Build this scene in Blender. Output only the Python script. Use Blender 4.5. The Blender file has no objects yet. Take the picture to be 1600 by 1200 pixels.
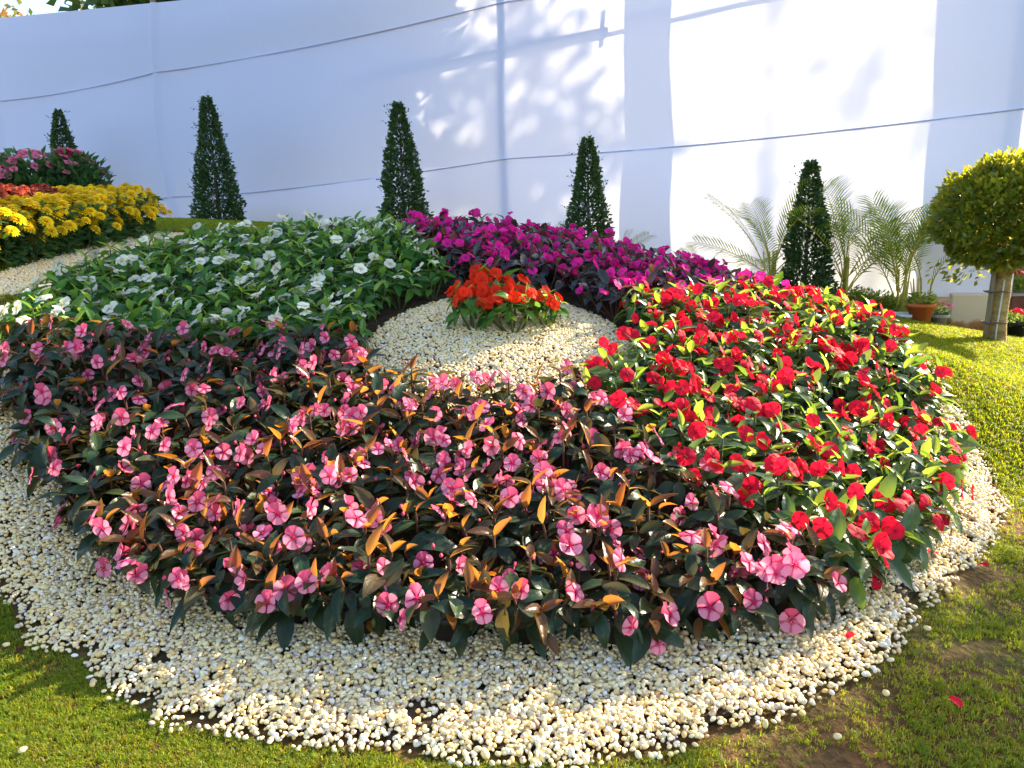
import bpy, bmesh, math, random
import numpy as np
from mathutils import Vector, Matrix, Euler, noise as mnoise

random.seed(7)
rng = np.random.default_rng(7)
R_ = math.radians
scn = bpy.context.scene
col = scn.collection

# ------------------------------------------------------------------ camera
CAM_H, PITCH, ROLL = 1.25, R_(12.0), R_(-1.8)
FPX = 1155.0
cam_d = bpy.data.cameras.new('camera')
cam_d.sensor_width = 36.0
cam_d.lens = 36.0 * FPX / 1600.0
cam_d.clip_start = 0.05
cam_d.clip_end = 600.0
cam = bpy.data.objects.new('camera', cam_d)
col.objects.link(cam)
CAM_R = (Matrix.Rotation(math.pi / 2 - PITCH, 3, 'X') @ Matrix.Rotation(ROLL, 3, 'Z'))
cam.matrix_world = Matrix.Translation((0, 0, CAM_H)) @ CAM_R.to_4x4()
scn.camera = cam

# ------------------------------------------------------------------ light
SUN_AZ = math.atan2(0.85, 0.53)          # from +Y towards +X
SUN_EL = R_(28.0)
world = bpy.data.worlds.new('World')
scn.world = world
world.use_nodes = True
wn = world.node_tree
wn.nodes.clear()
sky = wn.nodes.new('ShaderNodeTexSky')
sky.sky_type = 'NISHITA'
sky.sun_disc = False
sky.sun_elevation = SUN_EL
sky.sun_rotation = SUN_AZ
sky.air_density = 1.0
sky.dust_density = 1.2
bg = wn.nodes.new('ShaderNodeBackground')
bg.inputs['Strength'].default_value = 0.15
wo = wn.nodes.new('ShaderNodeOutputWorld')
wn.links.new(sky.outputs[0], bg.inputs[0])
wn.links.new(bg.outputs[0], wo.inputs[0])

sun_d = bpy.data.lights.new('sun', 'SUN')
sun_d.energy = 5.0
sun_d.angle = R_(0.6)
sun_d.color = (1.0, 0.88, 0.66)
sun = bpy.data.objects.new('sun', sun_d)
col.objects.link(sun)
SUN_DIR = Vector((math.sin(SUN_AZ) * math.cos(SUN_EL), math.cos(SUN_AZ) * math.cos(SUN_EL), math.sin(SUN_EL)))
sun.rotation_euler = (-SUN_DIR).to_track_quat('-Z', 'Y').to_euler()
sun.location = (6, 4, 9)

scn.view_settings.view_transform = 'Standard'
scn.view_settings.look = 'None'
scn.view_settings.exposure = 1.72
scn.view_settings.gamma = 1.0
scn.view_settings.use_curve_mapping = False
scn.render.engine = 'CYCLES'
scn.cycles.max_bounces = 8
scn.cycles.transmission_bounces = 6
scn.cycles.use_denoising = True

# ------------------------------------------------------------------ helpers
def ray(px, py):
    d = CAM_R @ Vector(((px - 800.0) / FPX, (600.0 - py) / FPX, -1.0))
    return d

def at(px, py, Y):
    d = ray(px, py)
    t = Y / d.y
    return Vector((0, 0, CAM_H)) + d * t

def project(P):
    v = CAM_R.transposed() @ (Vector(P) - Vector((0, 0, CAM_H)))
    if v.z > -0.05:
        return None
    return (800 + FPX * v.x / -v.z, 600 - FPX * v.y / -v.z)

def project_np(P):
    M = np.array(CAM_R.transposed())
    v = (P - np.array([0, 0, CAM_H])) @ M.T
    zz = np.where(v[:, 2] > -0.05, -0.05, v[:, 2])
    return 800 + FPX * v[:, 0] / -zz, 600 - FPX * v[:, 1] / -zz, v[:, 2] < -0.05

def tag(o, label=None, cat=None, group=None, kind=None):
    if label: o['label'] = label
    if cat: o['category'] = cat
    if group: o['group'] = group
    if kind: o['kind'] = kind
    return o

def empty(name, loc, rz=0.0):
    o = bpy.data.objects.new(name, None)
    o.empty_display_size = 0.1
    col.objects.link(o)
    o.location = loc
    o.rotation_euler = (0, 0, rz)
    return o

def put(name, mesh, parent=None, M=None):
    o = bpy.data.objects.new(name, mesh)
    col.objects.link(o)
    if parent is not None:
        o.parent = parent
    if M is not None:
        o.matrix_basis = M
    return o

class MB:
    """collects verts and faces for ONE mesh"""
    def __init__(self):
        self.v, self.f, self.c, self.mi = [], [], [], []
    def add(self, verts, faces, cols=None, mat=0):
        n = len(self.v)
        self.v.extend([tuple(p) for p in verts])
        self.f.extend([tuple(i + n for i in f) for f in faces])
        self.mi.extend([mat] * len(faces))
        self.c.extend(cols if cols is not None else [(0.5, 0.5, 0.5, 1.0)] * len(verts))
    def tube(self, pts, radii, n=8, mat=0, cap=True):
        pts = [Vector(p) for p in pts]
        vs, fs = [], []
        ref = Vector((0.3, 0.2, 0.9)).normalized()
        for i, p in enumerate(pts):
            d = (pts[min(i + 1, len(pts) - 1)] - pts[max(i - 1, 0)]).normalized()
            if abs(d.dot(ref)) > 0.97:
                ref = Vector((1, 0.1, 0)).normalized()
            a = d.cross(ref).normalized()
            b = d.cross(a).normalized()
            for k in range(n):
                t = 2 * math.pi * k / n
                vs.append(p + (a * math.cos(t) + b * math.sin(t)) * radii[i])
        for i in range(len(pts) - 1):
            for k in range(n):
                fs.append((i * n + k, i * n + (k + 1) % n, (i + 1) * n + (k + 1) % n, (i + 1) * n + k))
        if cap:
            fs.append(tuple(range(n - 1, -1, -1)))
            fs.append(tuple((len(pts) - 1) * n + k for k in range(n)))
        self.add(vs, fs, mat=mat)
    def box(self, c, s, rz=0.0, mat=0):
        m = Matrix.Rotation(rz, 3, 'Z')
        vs = [Vector(c) + m @ Vector((sx * s[0] / 2, sy * s[1] / 2, sz * s[2] / 2)) for sx in (-1, 1) for sy in (-1, 1) for sz in (-1, 1)]
        self.add(vs, [(0, 1, 3, 2), (4, 6, 7, 5), (0, 4, 5, 1), (2, 3, 7, 6), (0, 2, 6, 4), (1, 5, 7, 3)], mat=mat)
    def lathe(self, prof, n=20, c=(0, 0, 0), mat=0):
        vs, fs = [], []
        for r, z in prof:
            for k in range(n):
                t = 2 * math.pi * k / n
                vs.append((c[0] + r * math.cos(t), c[1] + r * math.sin(t), c[2] + z))
        for i in range(len(prof) - 1):
            for k in range(n):
                fs.append((i * n + k, i * n + (k + 1) % n, (i + 1) * n + (k + 1) % n, (i + 1) * n + k))
        self.add(vs, fs, mat=mat)
    def mesh(self, name, mats, smooth=True):
        me = bpy.data.meshes.new(name)
        me.from_pydata(self.v, [], self.f)
        for m in (mats if isinstance(mats, (list, tuple)) else [mats]):
            me.materials.append(m)
        me.polygons.foreach_set('material_index', self.mi)
        me.polygons.foreach_set('use_smooth', [smooth] * len(self.f))
        ca = me.color_attributes.new('pc', 'FLOAT_COLOR', 'POINT')
        ca.data.foreach_set('color', np.array(self.c, dtype=np.float32).ravel())
        me.update()
        return me
    def build(self, name, mats, parent=None, smooth=True, M=None):
        return put(name, self.mesh(name, mats, smooth), parent, M)

# ------------------------------------------------------------------ materials
def mat_new(name):
    m = bpy.data.materials.new(name)
    m.use_nodes = True
    nt = m.node_tree
    nt.nodes.clear()
    out = nt.nodes.new('ShaderNodeOutputMaterial')
    return m, nt, out

def N(nt, t, **kw):
    n = nt.nodes.new(t)
    for k, v in kw.items():
        setattr(n, k, v)
    return n

def ramp(nt, stops):
    r = nt.nodes.new('ShaderNodeValToRGB')
    e = r.color_ramp.elements
    while len(e) < len(stops):
        e.new(0.5)
    for i, (p, c) in enumerate(stops):
        e[i].position = p
        e[i].color = (c[0], c[1], c[2], 1)
    return r

def principled(nt, rough=0.6, spec=0.5):
    p = nt.nodes.new('ShaderNodeBsdfPrincipled')
    p.inputs['Roughness'].default_value = rough
    p.inputs['Specular IOR Level'].default_value = spec
    return p

def leaf_mat(name, stops, trans, fac=0.4, rough=0.38, spec=0.5, rib=(1.6, 1.6, 1.4), rnd='obj', veins=True):
    m, nt, out = mat_new(name)
    L = nt.links
    if rnd == 'obj':
        oi = N(nt, 'ShaderNodeObjectInfo')
        src = oi.outputs['Random']
    else:
        g = N(nt, 'ShaderNodeNewGeometry')
        src = g.outputs['Random Per Island']
    rp = ramp(nt, stops)
    L.new(src, rp.inputs[0])
    colr = rp.outputs[0]
    if veins:
        at_ = N(nt, 'ShaderNodeAttribute', attribute_name='pc')
        sep = N(nt, 'ShaderNodeSeparateColor')
        L.new(at_.outputs['Color'], sep.inputs[0])
        mr = N(nt, 'ShaderNodeMapRange')
        mr.inputs['From Min'].default_value = 0.0
        mr.inputs['From Max'].default_value = 0.22
        mr.inputs['To Min'].default_value = 1.0
        mr.inputs['To Max'].default_value = 0.0
        L.new(sep.outputs[1], mr.inputs[0])
        mx = N(nt, 'ShaderNodeMix', data_type='RGBA', blend_type='MULTIPLY')
        L.new(mr.outputs[0], mx.inputs[0])
        L.new(colr, mx.inputs[6])
        mx.inputs[7].default_value = (*rib, 1)
        colr = mx.outputs[2]
    p = principled(nt, rough, spec)
    L.new(colr, p.inputs['Base Color'])
    if veins:
        nz = N(nt, 'ShaderNodeTexNoise')
        nz.inputs['Scale'].default_value = 60
        tc = N(nt, 'ShaderNodeTexCoord')
        L.new(tc.outputs['Object'], nz.inputs['Vector'])
        bp = N(nt, 'ShaderNodeBump')
        bp.inputs['Strength'].default_value = 0.25
        bp.inputs['Distance'].default_value = 0.01
        L.new(nz.outputs[0], bp.inputs['Height'])
        L.new(bp.outputs[0], p.inputs['Normal'])
    tr = N(nt, 'ShaderNodeBsdfTranslucent')
    trp = ramp(nt, trans)
    L.new(src, trp.inputs[0])
    L.new(trp.outputs[0], tr.inputs['Color'])
    ms = N(nt, 'ShaderNodeMixShader')
    ms.inputs[0].default_value = fac
    L.new(p.outputs[0], ms.inputs[1])
    L.new(tr.outputs[0], ms.inputs[2])
    L.new(ms.outputs[0], out.inputs[0])
    return m

def petal_mat(name, centre, mid, edge, odd=None, fac=0.4):
    """pc.r = distance from centre, pc.g = nearness to the petal's rim, pc.b = which petal"""
    m, nt, out = mat_new(name)
    L = nt.links
    a = N(nt, 'ShaderNodeAttribute', attribute_name='pc')
    sep = N(nt, 'ShaderNodeSeparateColor')
    L.new(a.outputs['Color'], sep.inputs[0])
    rp = ramp(nt, [(0.0, centre), (0.16, centre), (0.42, mid), (1.0, mid)])
    L.new(sep.outputs[0], rp.inputs[0])
    mx = N(nt, 'ShaderNodeMix', data_type='RGBA')
    mr = N(nt, 'ShaderNodeMapRange')
    mr.inputs['From Min'].default_value = 0.62
    mr.inputs['From Max'].default_value = 1.0
    L.new(sep.outputs[1], mr.inputs[0])
    L.new(mr.outputs[0], mx.inputs[0])
    L.new(rp.outputs[0], mx.inputs[6])
    mx.inputs[7].default_value = (*edge, 1)
    c = mx.outputs[2]
    if odd:
        m2 = N(nt, 'ShaderNodeMix', data_type='RGBA')
        gt = N(nt, 'ShaderNodeMath', operation='GREATER_THAN')
        gt.inputs[1].default_value = 0.9
        L.new(sep.outputs[2], gt.inputs[0])
        ml = N(nt, 'ShaderNodeMath', operation='MULTIPLY')
        ml.inputs[1].default_value = 0.75
        L.new(gt.outputs[0], ml.inputs[0])
        L.new(ml.outputs[0], m2.inputs[0])
        L.new(c, m2.inputs[6])
        m2.inputs[7].default_value = (*odd, 1)
        c = m2.outputs[2]
    oi = N(nt, 'ShaderNodeObjectInfo')
    hs = N(nt, 'ShaderNodeHueSaturation')
    v = N(nt, 'ShaderNodeMapRange')
    v.inputs['To Min'].default_value = 0.70
    v.inputs['To Max'].default_value = 1.14
    L.new(oi.outputs['Random'], v.inputs[0])
    L.new(v.outputs[0], hs.inputs['Value'])
    L.new(c, hs.inputs['Color'])
    p = principled(nt, 0.6, 0.12)
    L.new(hs.outputs[0], p.inputs['Base Color'])
    tr = N(nt, 'ShaderNodeBsdfTranslucent')
    L.new(hs.outputs[0], tr.inputs['Color'])
    ms = N(nt, 'ShaderNodeMixShader')
    ms.inputs[0].default_value = fac
    L.new(p.outputs[0], ms.inputs[1])
    L.new(tr.outputs[0], ms.inputs[2])
    L.new(ms.outputs[0], out.inputs[0])
    return m

def noise_mat(name, stops, scale=8.0, rough=0.8, bump=0.3, bump_scale=40.0, bump_dist=0.01, coord='Object', detail=6.0, spec=0.4, stretch=None):
    m, nt, out = mat_new(name)
    L = nt.links
    tc = N(nt, 'ShaderNodeTexCoord')
    src = tc.outputs[coord]
    if stretch:
        mp = N(nt, 'ShaderNodeMapping')
        mp.inputs['Scale'].default_value = stretch
        L.new(src, mp.inputs[0])
        src = mp.outputs[0]
    nz = N(nt, 'ShaderNodeTexNoise')
    nz.inputs['Scale'].default_value = scale
    nz.inputs['Detail'].default_value = detail
    L.new(src, nz.inputs['Vector'])
    rp = ramp(nt, stops)
    L.new(nz.outputs[0], rp.inputs[0])
    p = principled(nt, rough, spec)
    L.new(rp.outputs[0], p.inputs['Base Color'])
    n2 = N(nt, 'ShaderNodeTexNoise')
    n2.inputs['Scale'].default_value = bump_scale
    n2.inputs['Detail'].default_value = 5
    L.new(src, n2.inputs['Vector'])
    bp = N(nt, 'ShaderNodeBump')
    bp.inputs['Strength'].default_value = bump
    bp.inputs['Distance'].default_value = bump_dist
    L.new(n2.outputs[0], bp.inputs['Height'])
    L.new(bp.outputs[0], p.inputs['Normal'])
    L.new(p.outputs[0], out.inputs[0])
    return m

M = {}
# leaves of the bedding plants
M['leaf_pink'] = leaf_mat('leaf_bronze_green', [(0, (.008, .022, .010)), (.5, (.014, .040, .016)), (.85, (.030, .055, .016)), (1, (.07, .045, .020))],
                          [(0, (.10, .10, .03)), (1, (.22, .14, .03))], 0.30, 0.36, 0.34)
M['leaf_pink_young'] = leaf_mat('leaf_young_bronze', [(0, (.06, .030, .014)), (1, (.11, .06, .02))],
                                [(0, (.62, .19, .02)), (1, (.75, .33, .04))], 0.5, 0.32, 0.5)
M['leaf_red'] = leaf_mat('leaf_deep_green', [(0, (.014, .045, .018)), (1, (.04, .10, .03))],
                         [(0, (.20, .36, .03)), (1, (.35, .50, .05))], 0.36, 0.32, 0.5)
M['leaf_red_young'] = leaf_mat('leaf_young_green', [(0, (.06, .15, .03)), (1, (.12, .22, .04))],
                               [(0, (.40, .58, .04)), (1, (.58, .66, .06))], 0.5, 0.36, 0.45)
M['leaf_mag'] = leaf_mat('leaf_purple_green', [(0, (.014, .022, .022)), (.6, (.022, .036, .026)), (1, (.040, .028, .030))],
                         [(0, (.10, .08, .04)), (1, (.18, .06, .06))], 0.25, 0.30, 0.55)
M['leaf_mag_young'] = leaf_mat('leaf_young_purple', [(0, (.05, .015, .025)), (1, (.06, .05, .03))],
                               [(0, (.40, .06, .06)), (1, (.35, .22, .06))], 0.35, 0.32, 0.5)
M['leaf_white'] = leaf_mat('leaf_mid_green', [(0, (.010, .055, .008)), (.5, (.022, .095, .012)), (1, (.06, .16, .02))],
                           [(0, (.20, .42, .04)), (1, (.34, .52, .06))], 0.35, 0.42, 0.22)
M['leaf_white_young'] = leaf_mat('leaf_young_light_green', [(0, (.06, .18, .03)), (1, (.12, .26, .05))],
                                 [(0, (.38, .58, .05)), (1, (.5, .66, .08))], 0.45, 0.36, 0.45)
M['stem'] = noise_mat('stem', [(0.3, (.05, .09, .025)), (0.7, (.10, .10, .04))], 20)
M['stem_red'] = noise_mat('stem_red', [(0.3, (.10, .03, .02)), (0.7, (.14, .06, .03))], 20)
# petals
M['pink'] = petal_mat('petal_pink', (.72, .02, .13), (.95, .33, .45), (.70, .06, .18), odd=(.88, .06, .17))
M['red'] = petal_mat('petal_red', (.62, .006, .04), (.88, .015, .045), (.80, .015, .05))
M['magenta'] = petal_mat('petal_magenta', (.72, .01, .20), (.90, .028, .34), (.84, .022, .30))
M['white'] = petal_mat('petal_white', (.80, .66, .25), (.92, .88, .74), (.92, .87, .68))
M['orange'] = petal_mat('petal_orange', (.70, .02, .008), (.90, .036, .006), (.88, .05, .010))
M['bud_pink'] = noise_mat('bud_pink', [(0.3, (.5, .03, .08)), (.7, (.6, .06, .12))], 20, 0.5)
M['mum_yellow'] = petal_mat('mum_yellow', (.88, .50, .006), (.92, .66, .012), (.92, .70, .03), fac=0.3)
M['mum_red'] = petal_mat('mum_red', (.35, .05, .02), (.42, .07, .03), (.40, .09, .03), fac=0.25)
M['mum_leaf'] = leaf_mat('mum_leaf', [(0, (.025, .08, .035)), (1, (.06, .14, .05))], [(0, (.12, .30, .05)), (1, (.25, .40, .06))], 0.3, 0.5, 0.35, rnd='isl', veins=False)
M['pot'] = noise_mat('pot_plastic', [(0.3, (.015, .013, .012)), (.7, (.03, .024, .02))], 6, 0.55)
M['soil'] = noise_mat('soil', [(0.25, (.030, .018, .010)), (0.55, (.065, .038, .020)), (0.8, (.11, .065, .035))], 14, 0.95, 0.8, 60, 0.02, 'Object')

def pebble_material(name, stops):
    m, nt, out = mat_new(name)
    L = nt.links
    oi = N(nt, 'ShaderNodeObjectInfo')
    rp = ramp(nt, stops)
    L.new(oi.outputs['Random'], rp.inputs[0])
    tc = N(nt, 'ShaderNodeTexCoord')
    nz = N(nt, 'ShaderNodeTexNoise')
    nz.inputs['Scale'].default_value = 2.2
    L.new(tc.outputs['Object'], nz.inputs['Vector'])
    mr = N(nt, 'ShaderNodeMapRange')
    mr.inputs['To Min'].default_value = 0.80
    mr.inputs['To Max'].default_value = 1.15
    L.new(nz.outputs[0], mr.inputs[0])
    hs = N(nt, 'ShaderNodeHueSaturation')
    L.new(rp.outputs[0], hs.inputs['Color'])
    L.new(mr.outputs[0], hs.inputs['Value'])
    p = principled(nt, 0.45, 0.45)
    L.new(hs.outputs[0], p.inputs['Base Color'])
    L.new(p.outputs[0], out.inputs[0])
    return m
M['pebble'] = pebble_material('white_pebble', [(0, (.84, .68, .36)), (.25, (.80, .54, .18)), (.4, (.86, .74, .46)), (.6, (.82, .61, .27)), (.74, (.58, .44, .32)), (.82, (.85, .80, .68)), (.96, (.80, .66, .42)), (1, (.34, .20, .12))])

def cloth_material():
    m, nt, out = mat_new('white_cloth')
    L = nt.links
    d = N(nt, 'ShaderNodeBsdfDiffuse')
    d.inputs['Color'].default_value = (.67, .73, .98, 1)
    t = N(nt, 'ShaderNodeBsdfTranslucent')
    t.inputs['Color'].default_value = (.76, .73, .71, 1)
    tc = N(nt, 'ShaderNodeTexCoord')
    nz = N(nt, 'ShaderNodeTexNoise')
    nz.inputs['Scale'].default_value = 3.0
    nz.inputs['Detail'].default_value = 8
    mp = N(nt, 'ShaderNodeMapping')
    mp.inputs['Scale'].default_value = (1.0, 1.0, 0.25)
    L.new(tc.outputs['Object'], mp.inputs[0])
    L.new(mp.outputs[0], nz.inputs['Vector'])
    bp = N(nt, 'ShaderNodeBump')
    bp.inputs['Strength'].default_value = 0.4
    bp.inputs['Distance'].default_value = 0.06
    L.new(nz.outputs[0], bp.inputs['Height'])
    L.new(bp.outputs[0], d.inputs['Normal'])
    ms = N(nt, 'ShaderNodeMixShader')
    ms.inputs[0].default_value = 0.335
    L.new(d.outputs[0], ms.inputs[1])
    L.new(t.outputs[0], ms.inputs[2])
    L.new(ms.outputs[0], out.inputs[0])
    return m
M['cloth'] = cloth_material()
M['bamboo'] = noise_mat('bamboo_pole', [(0.3, (.16, .11, .06)), (.7, (.30, .22, .12))], 5, 0.6, stretch=(6, 6, .6))
M['rope'] = noise_mat('rope', [(0.3, (.5, .48, .42)), (.7, (.7, .68, .62))], 60, 0.9)
M['bark'] = noise_mat('bark', [(0.3, (.22, .13, .04)), (.55, (.40, .26, .09)), (.75, (.50, .36, .15))], 5, 0.9, 0.8, 24, 0.02, stretch=(1.4, 1.4, 3.5))
M['dark_bark'] = noise_mat('dark_bark', [(0.3, (.07, .05, .035)), (.7, (.16, .12, .09))], 5, 0.9, 0.8, 24, 0.02, stretch=(3, 3, .7))
M['palm_bark'] = noise_mat('palm_bark', [(0.3, (.15, .12, .09)), (.7, (.26, .21, .16))], 3, 0.9, 0.6, 10, 0.03, stretch=(.6, .6, 5))
M['topiary_leaf'] = leaf_mat('topiary_leaf', [(0, (.015, .040, .016)), (.6, (.03, .075, .025)), (1, (.06, .12, .035))], [(0, (.10, .20, .03)), (1, (.22, .32, .05))], 0.30, 0.34, 0.5, rnd='isl', veins=False)
M['ficus_leaf'] = leaf_mat('ficus_leaf', [(0, (.03, .075, .016)), (.6, (.06, .13, .022)), (1, (.11, .18, .035))], [(0, (.40, .42, .02)), (.6, (.60, .58, .03)), (1, (.70, .52, .05))], 0.5, 0.34, 0.5, rnd='isl', veins=False)
M['tree_leaf'] = leaf_mat('tree_leaf', [(0, (.03, .07, .018)), (1, (.08, .13, .03))], [(0, (.12, .22, .03)), (1, (.25, .35, .05))], 0.3, 0.4, 0.4, rnd='isl', veins=False)
M['autumn_leaf'] = leaf_mat('autumn_leaf', [(0, (.05, .09, .02)), (.6, (.09, .12, .03)), (.75, (.30, .10, .03)), (1, (.34, .14, .04))], [(0, (.2, .3, .05)), (1, (.5, .25, .06))], 0.35, 0.4, 0.4, rnd='isl', veins=False)
M['palm_leaf'] = leaf_mat('palm_leaf', [(0, (.035, .095, .012)), (1, (.09, .17, .02))], [(0, (.34, .50, .02)), (1, (.55, .62, .04))], 0.38, 0.4, 0.4, rnd='isl', veins=False)
M['palm_stem'] = noise_mat('palm_stem', [(0.3, (.40, .33, .04)), (.7, (.60, .48, .08))], 6, 0.5)
M['shrub_leaf'] = leaf_mat('shrub_leaf', [(0, (.05, .10, .02)), (1, (.12, .18, .03))], [(0, (.30, .45, .04)), (1, (.50, .60, .07))], 0.45, 0.45, 0.4, rnd='isl', veins=False)
M['terracotta'] = noise_mat('terracotta', [(0.3, (.55, .10, .02)), (.7, (.66, .17, .04))], 6, 0.7)
M['white_glaze'] = noise_mat('white_glaze', [(0.3, (.62, .60, .56)), (.7, (.74, .72, .68))], 6, 0.4)
M['grey_pot'] = noise_mat('grey_pot', [(0.3, (.30, .27, .23)), (.7, (.42, .38, .33))], 6, 0.7)

# ------------------------------------------------------------------ terrain
BED = Vector((-0.08, 4.2))
BED_R = 2.2
HUB_R = 0.74
ctl = [(-2, 1, 0), (0, .6, 0), (2, 1, 0), (0, 1.5, 0), (-1.75, 2.3, .03), (1.75, 2.3, .0), (0, 2.1, .02), (3, 2, .02), (-3, 2, .1), (4.5, 3, .04),
       (0, 4.2, .55), (0, 6.3, 1.06), (-2.2, 4.2, .62), (-1.3, 5.9, 1.05), (1.1, 3.2, .27), (-1.1, 3.2, .31), (0, 3.2, .30)]
for px, py, Y, dz in [(1480, 560, 4.2, 0), (1340, 512, 5.1, -.05), (1556, 532, 6.2, 0), (1450, 503, 7.0, 0), (1515, 517, 7.2, 0), (1270, 470, 7.2, 0), (300, 352, 8.0, 0), (345, 347, 10.0, 0),
                      (0, 442, 5.0, 0), (240, 372, 7.0, 0), (20, 500, 4.4, 0), (0, 560, 3.6, -.05), (628, 378, 9.0, 0), (920, 440, 8.0, 0), (90, 345, 11.5, 0), (1600, 600, 4.6, 0), (1600, 760, 3.2, 0)]:
    p = at(px, py, Y)
    ctl.append((p.x, p.y, p.z + dz))
ctl += [(7, 6, .12), (8, 9, .1), (0, 11.5, .95), (-5, 12.5, 1.5), (6, 1, 0), (-6, 1.5, .3), (-6, 5, 1.2), (-9, 9, 1.5)]
ctl = np.array(ctl, float)
def _tps(r2):
    return 0.5 * r2 * np.log(r2 + 1e-9)
_n = len(ctl)
_K = _tps(((ctl[:, None, :2] - ctl[None, :, :2]) ** 2).sum(-1)) + np.eye(_n) * 0.015
_P = np.c_[np.ones(_n), ctl[:, :2]]
_A = np.block([[_K, _P], [_P.T, np.zeros((3, 3))]])
_W = np.linalg.solve(_A, np.r_[ctl[:, 2], np.zeros(3)])
def terr_np(x, y):
    x = np.asarray(x, float); y = np.asarray(y, float)
    xc = np.clip(x, -9.5, 8.5); yc = np.clip(y, 0.2, 13)
    q = np.stack([xc.ravel(), yc.ravel()], -1)
    K = _tps(((q[:, None, :] - ctl[None, :, :2]) ** 2).sum(-1))
    z = K @ _W[:_n] + _W[_n] + q @ _W[_n + 1:]
    return z.reshape(x.shape)
def terr(x, y):
    return float(terr_np(np.array([x]), np.array([y]))[0])
def hub_np(x, y):
    r = np.hypot(np.asarray(x) - BED.x, np.asarray(y) - BED.y)
    k = np.clip(1 - (r / (HUB_R + .08)) ** 2, 0, 1)
    return 0.095 * k

def hit(px, py, y0=0.8, y1=14.0):
    d = ray(px, py)
    ys = np.linspace(y0, y1, 600)
    t = ys / d.y
    x = d.x * t; z = CAM_H + d.z * t
    g = terr_np(x, ys)
    below = np.where(z < g)[0]
    i = below[0] if len(below) else len(ys) - 1
    return Vector((x[i], ys[i], g[i]))

def grid_axis(lo, hi, flo, fhi, fine):
    a = list(np.arange(flo, fhi + 1e-6, fine))
    s, v = fine, fhi
    while v < hi:
        s *= 1.35; v += s; a.append(v)
    s, v = fine, flo
    while v > lo:
        s *= 1.35; v -= s; a.insert(0, v)
    return np.array(a)

def lawn_material():
    m, nt, out = mat_new('lawn_ground')
    L = nt.links
    tc = N(nt, 'ShaderNodeTexCoord')
    n1 = N(nt, 'ShaderNodeTexNoise'); n1.inputs['Scale'].default_value = 1.1; n1.inputs['Detail'].default_value = 8; n1.inputs['Roughness'].default_value = .65
    n2 = N(nt, 'ShaderNodeTexNoise'); n2.inputs['Scale'].default_value = 45; n2.inputs['Detail'].default_value = 6
    L.new(tc.outputs['Object'], n1.inputs['Vector']); L.new(tc.outputs['Object'], n2.inputs['Vector'])
    r1 = ramp(nt, [(0.40, (.14, .062, .022)), (.54, (.12, .085, .022)), (.70, (.09, .12, .016))])
    L.new(n1.outputs[0], r1.inputs[0])
    r2 = ramp(nt, [(0.3, (.55, .55, .55)), (.7, (1.3, 1.3, 1.3))])
    L.new(n2.outputs[0], r2.inputs[0])
    mx = N(nt, 'ShaderNodeMix', data_type='RGBA', blend_type='MULTIPLY')
    mx.inputs[0].default_value = 1
    L.new(r1.outputs[0], mx.inputs[6]); L.new(r2.outputs[0], mx.inputs[7])
    p = principled(nt, .95, .2)
    L.new(mx.outputs[2], p.inputs['Base Color'])
    bp = N(nt, 'ShaderNodeBump'); bp.inputs['Strength'].default_value = .9; bp.inputs['Distance'].default_value = .02
    L.new(n2.outputs[0], bp.inputs['Height']); L.new(bp.outputs[0], p.inputs['Normal'])
    L.new(p.outputs[0], out.inputs[0])
    return m
M['lawn'] = lawn_material()

gx = grid_axis(-220, 220, -7.0, 7.0, 0.1)
gy = grid_axis(-220, 220, 0.2, 11.0, 0.1)
GX, GY = np.meshgrid(gx, gy, indexing='ij')
GZ = np.concatenate([terr_np(GX[i:i + 8], GY[i:i + 8]) for i in range(0, len(gx), 8)])
bump = np.array([[mnoise.noise((x * 1.7, y * 1.7, 0)) for y in gy] for x in gx])
GZ = GZ - 0.004 + 0.008 * bump * ((np.hypot(GX - BED.x, GY - BED.y) > 2.7))
def grid_mesh(name, X, Y, Z, mat, keep=None):
    nx, ny = X.shape
    me = bpy.data.meshes.new(name)
    idx = np.arange(nx * ny).reshape(nx, ny)
    f = np.stack([idx[:-1, :-1], idx[1:, :-1], idx[1:, 1:], idx[:-1, 1:]], -1).reshape(-1, 4)
    if keep is not None:
        f = f[keep.reshape(-1)]
    me.from_pydata(np.stack([X, Y, Z], -1).reshape(-1, 3).tolist(), [], f.tolist())
    me.materials.append(mat)
    me.polygons.foreach_set('use_smooth', [True] * len(f))
    me.update()
    return me
lawn = put('lawn', grid_mesh('lawn', GX, GY, GZ, M['lawn']))
tag(lawn, 'sloping lawn ground with bare reddish soil patches around the flower bed', 'lawn', kind='structure')

# outline of the pebble ring on the ground, clockwise from the left
ring_px = [(-40, 840), (0, 935), (45, 1000), (130, 1035), (170, 1085), (270, 1135), (350, 1148), (450, 1172), (560, 1178), (680, 1196), (820, 1202), (950, 1192), (1060, 1178),
           (1180, 1140), (1290, 1095), (1350, 1062), (1405, 1010), (1440, 958), (1500, 905), (1552, 850), (1562, 780), (1545, 735)]
ring_pts = [hit(*p) for p in ring_px]
ring_ang = [math.atan2(p.x - BED.x, p.y - BED.y) % (2 * math.pi) for p in ring_pts]
ring_rad = [math.hypot(p.x - BED.x, p.y - BED.y) for p in ring_pts]
_o = np.argsort(ring_ang)
_ra = np.array(ring_ang)[_o]; _rr = np.array(ring_rad)[_o]
_ra = np.r_[_ra[0] - .35, _ra, _ra[-1] + .35]; _rr = np.r_[2.42, _rr, 2.5]
def ring_outer(a):
    a = np.asarray(a) % (2 * math.pi)
    return np.interp(a, _ra, _rr, left=2.42, right=2.5)

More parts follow.
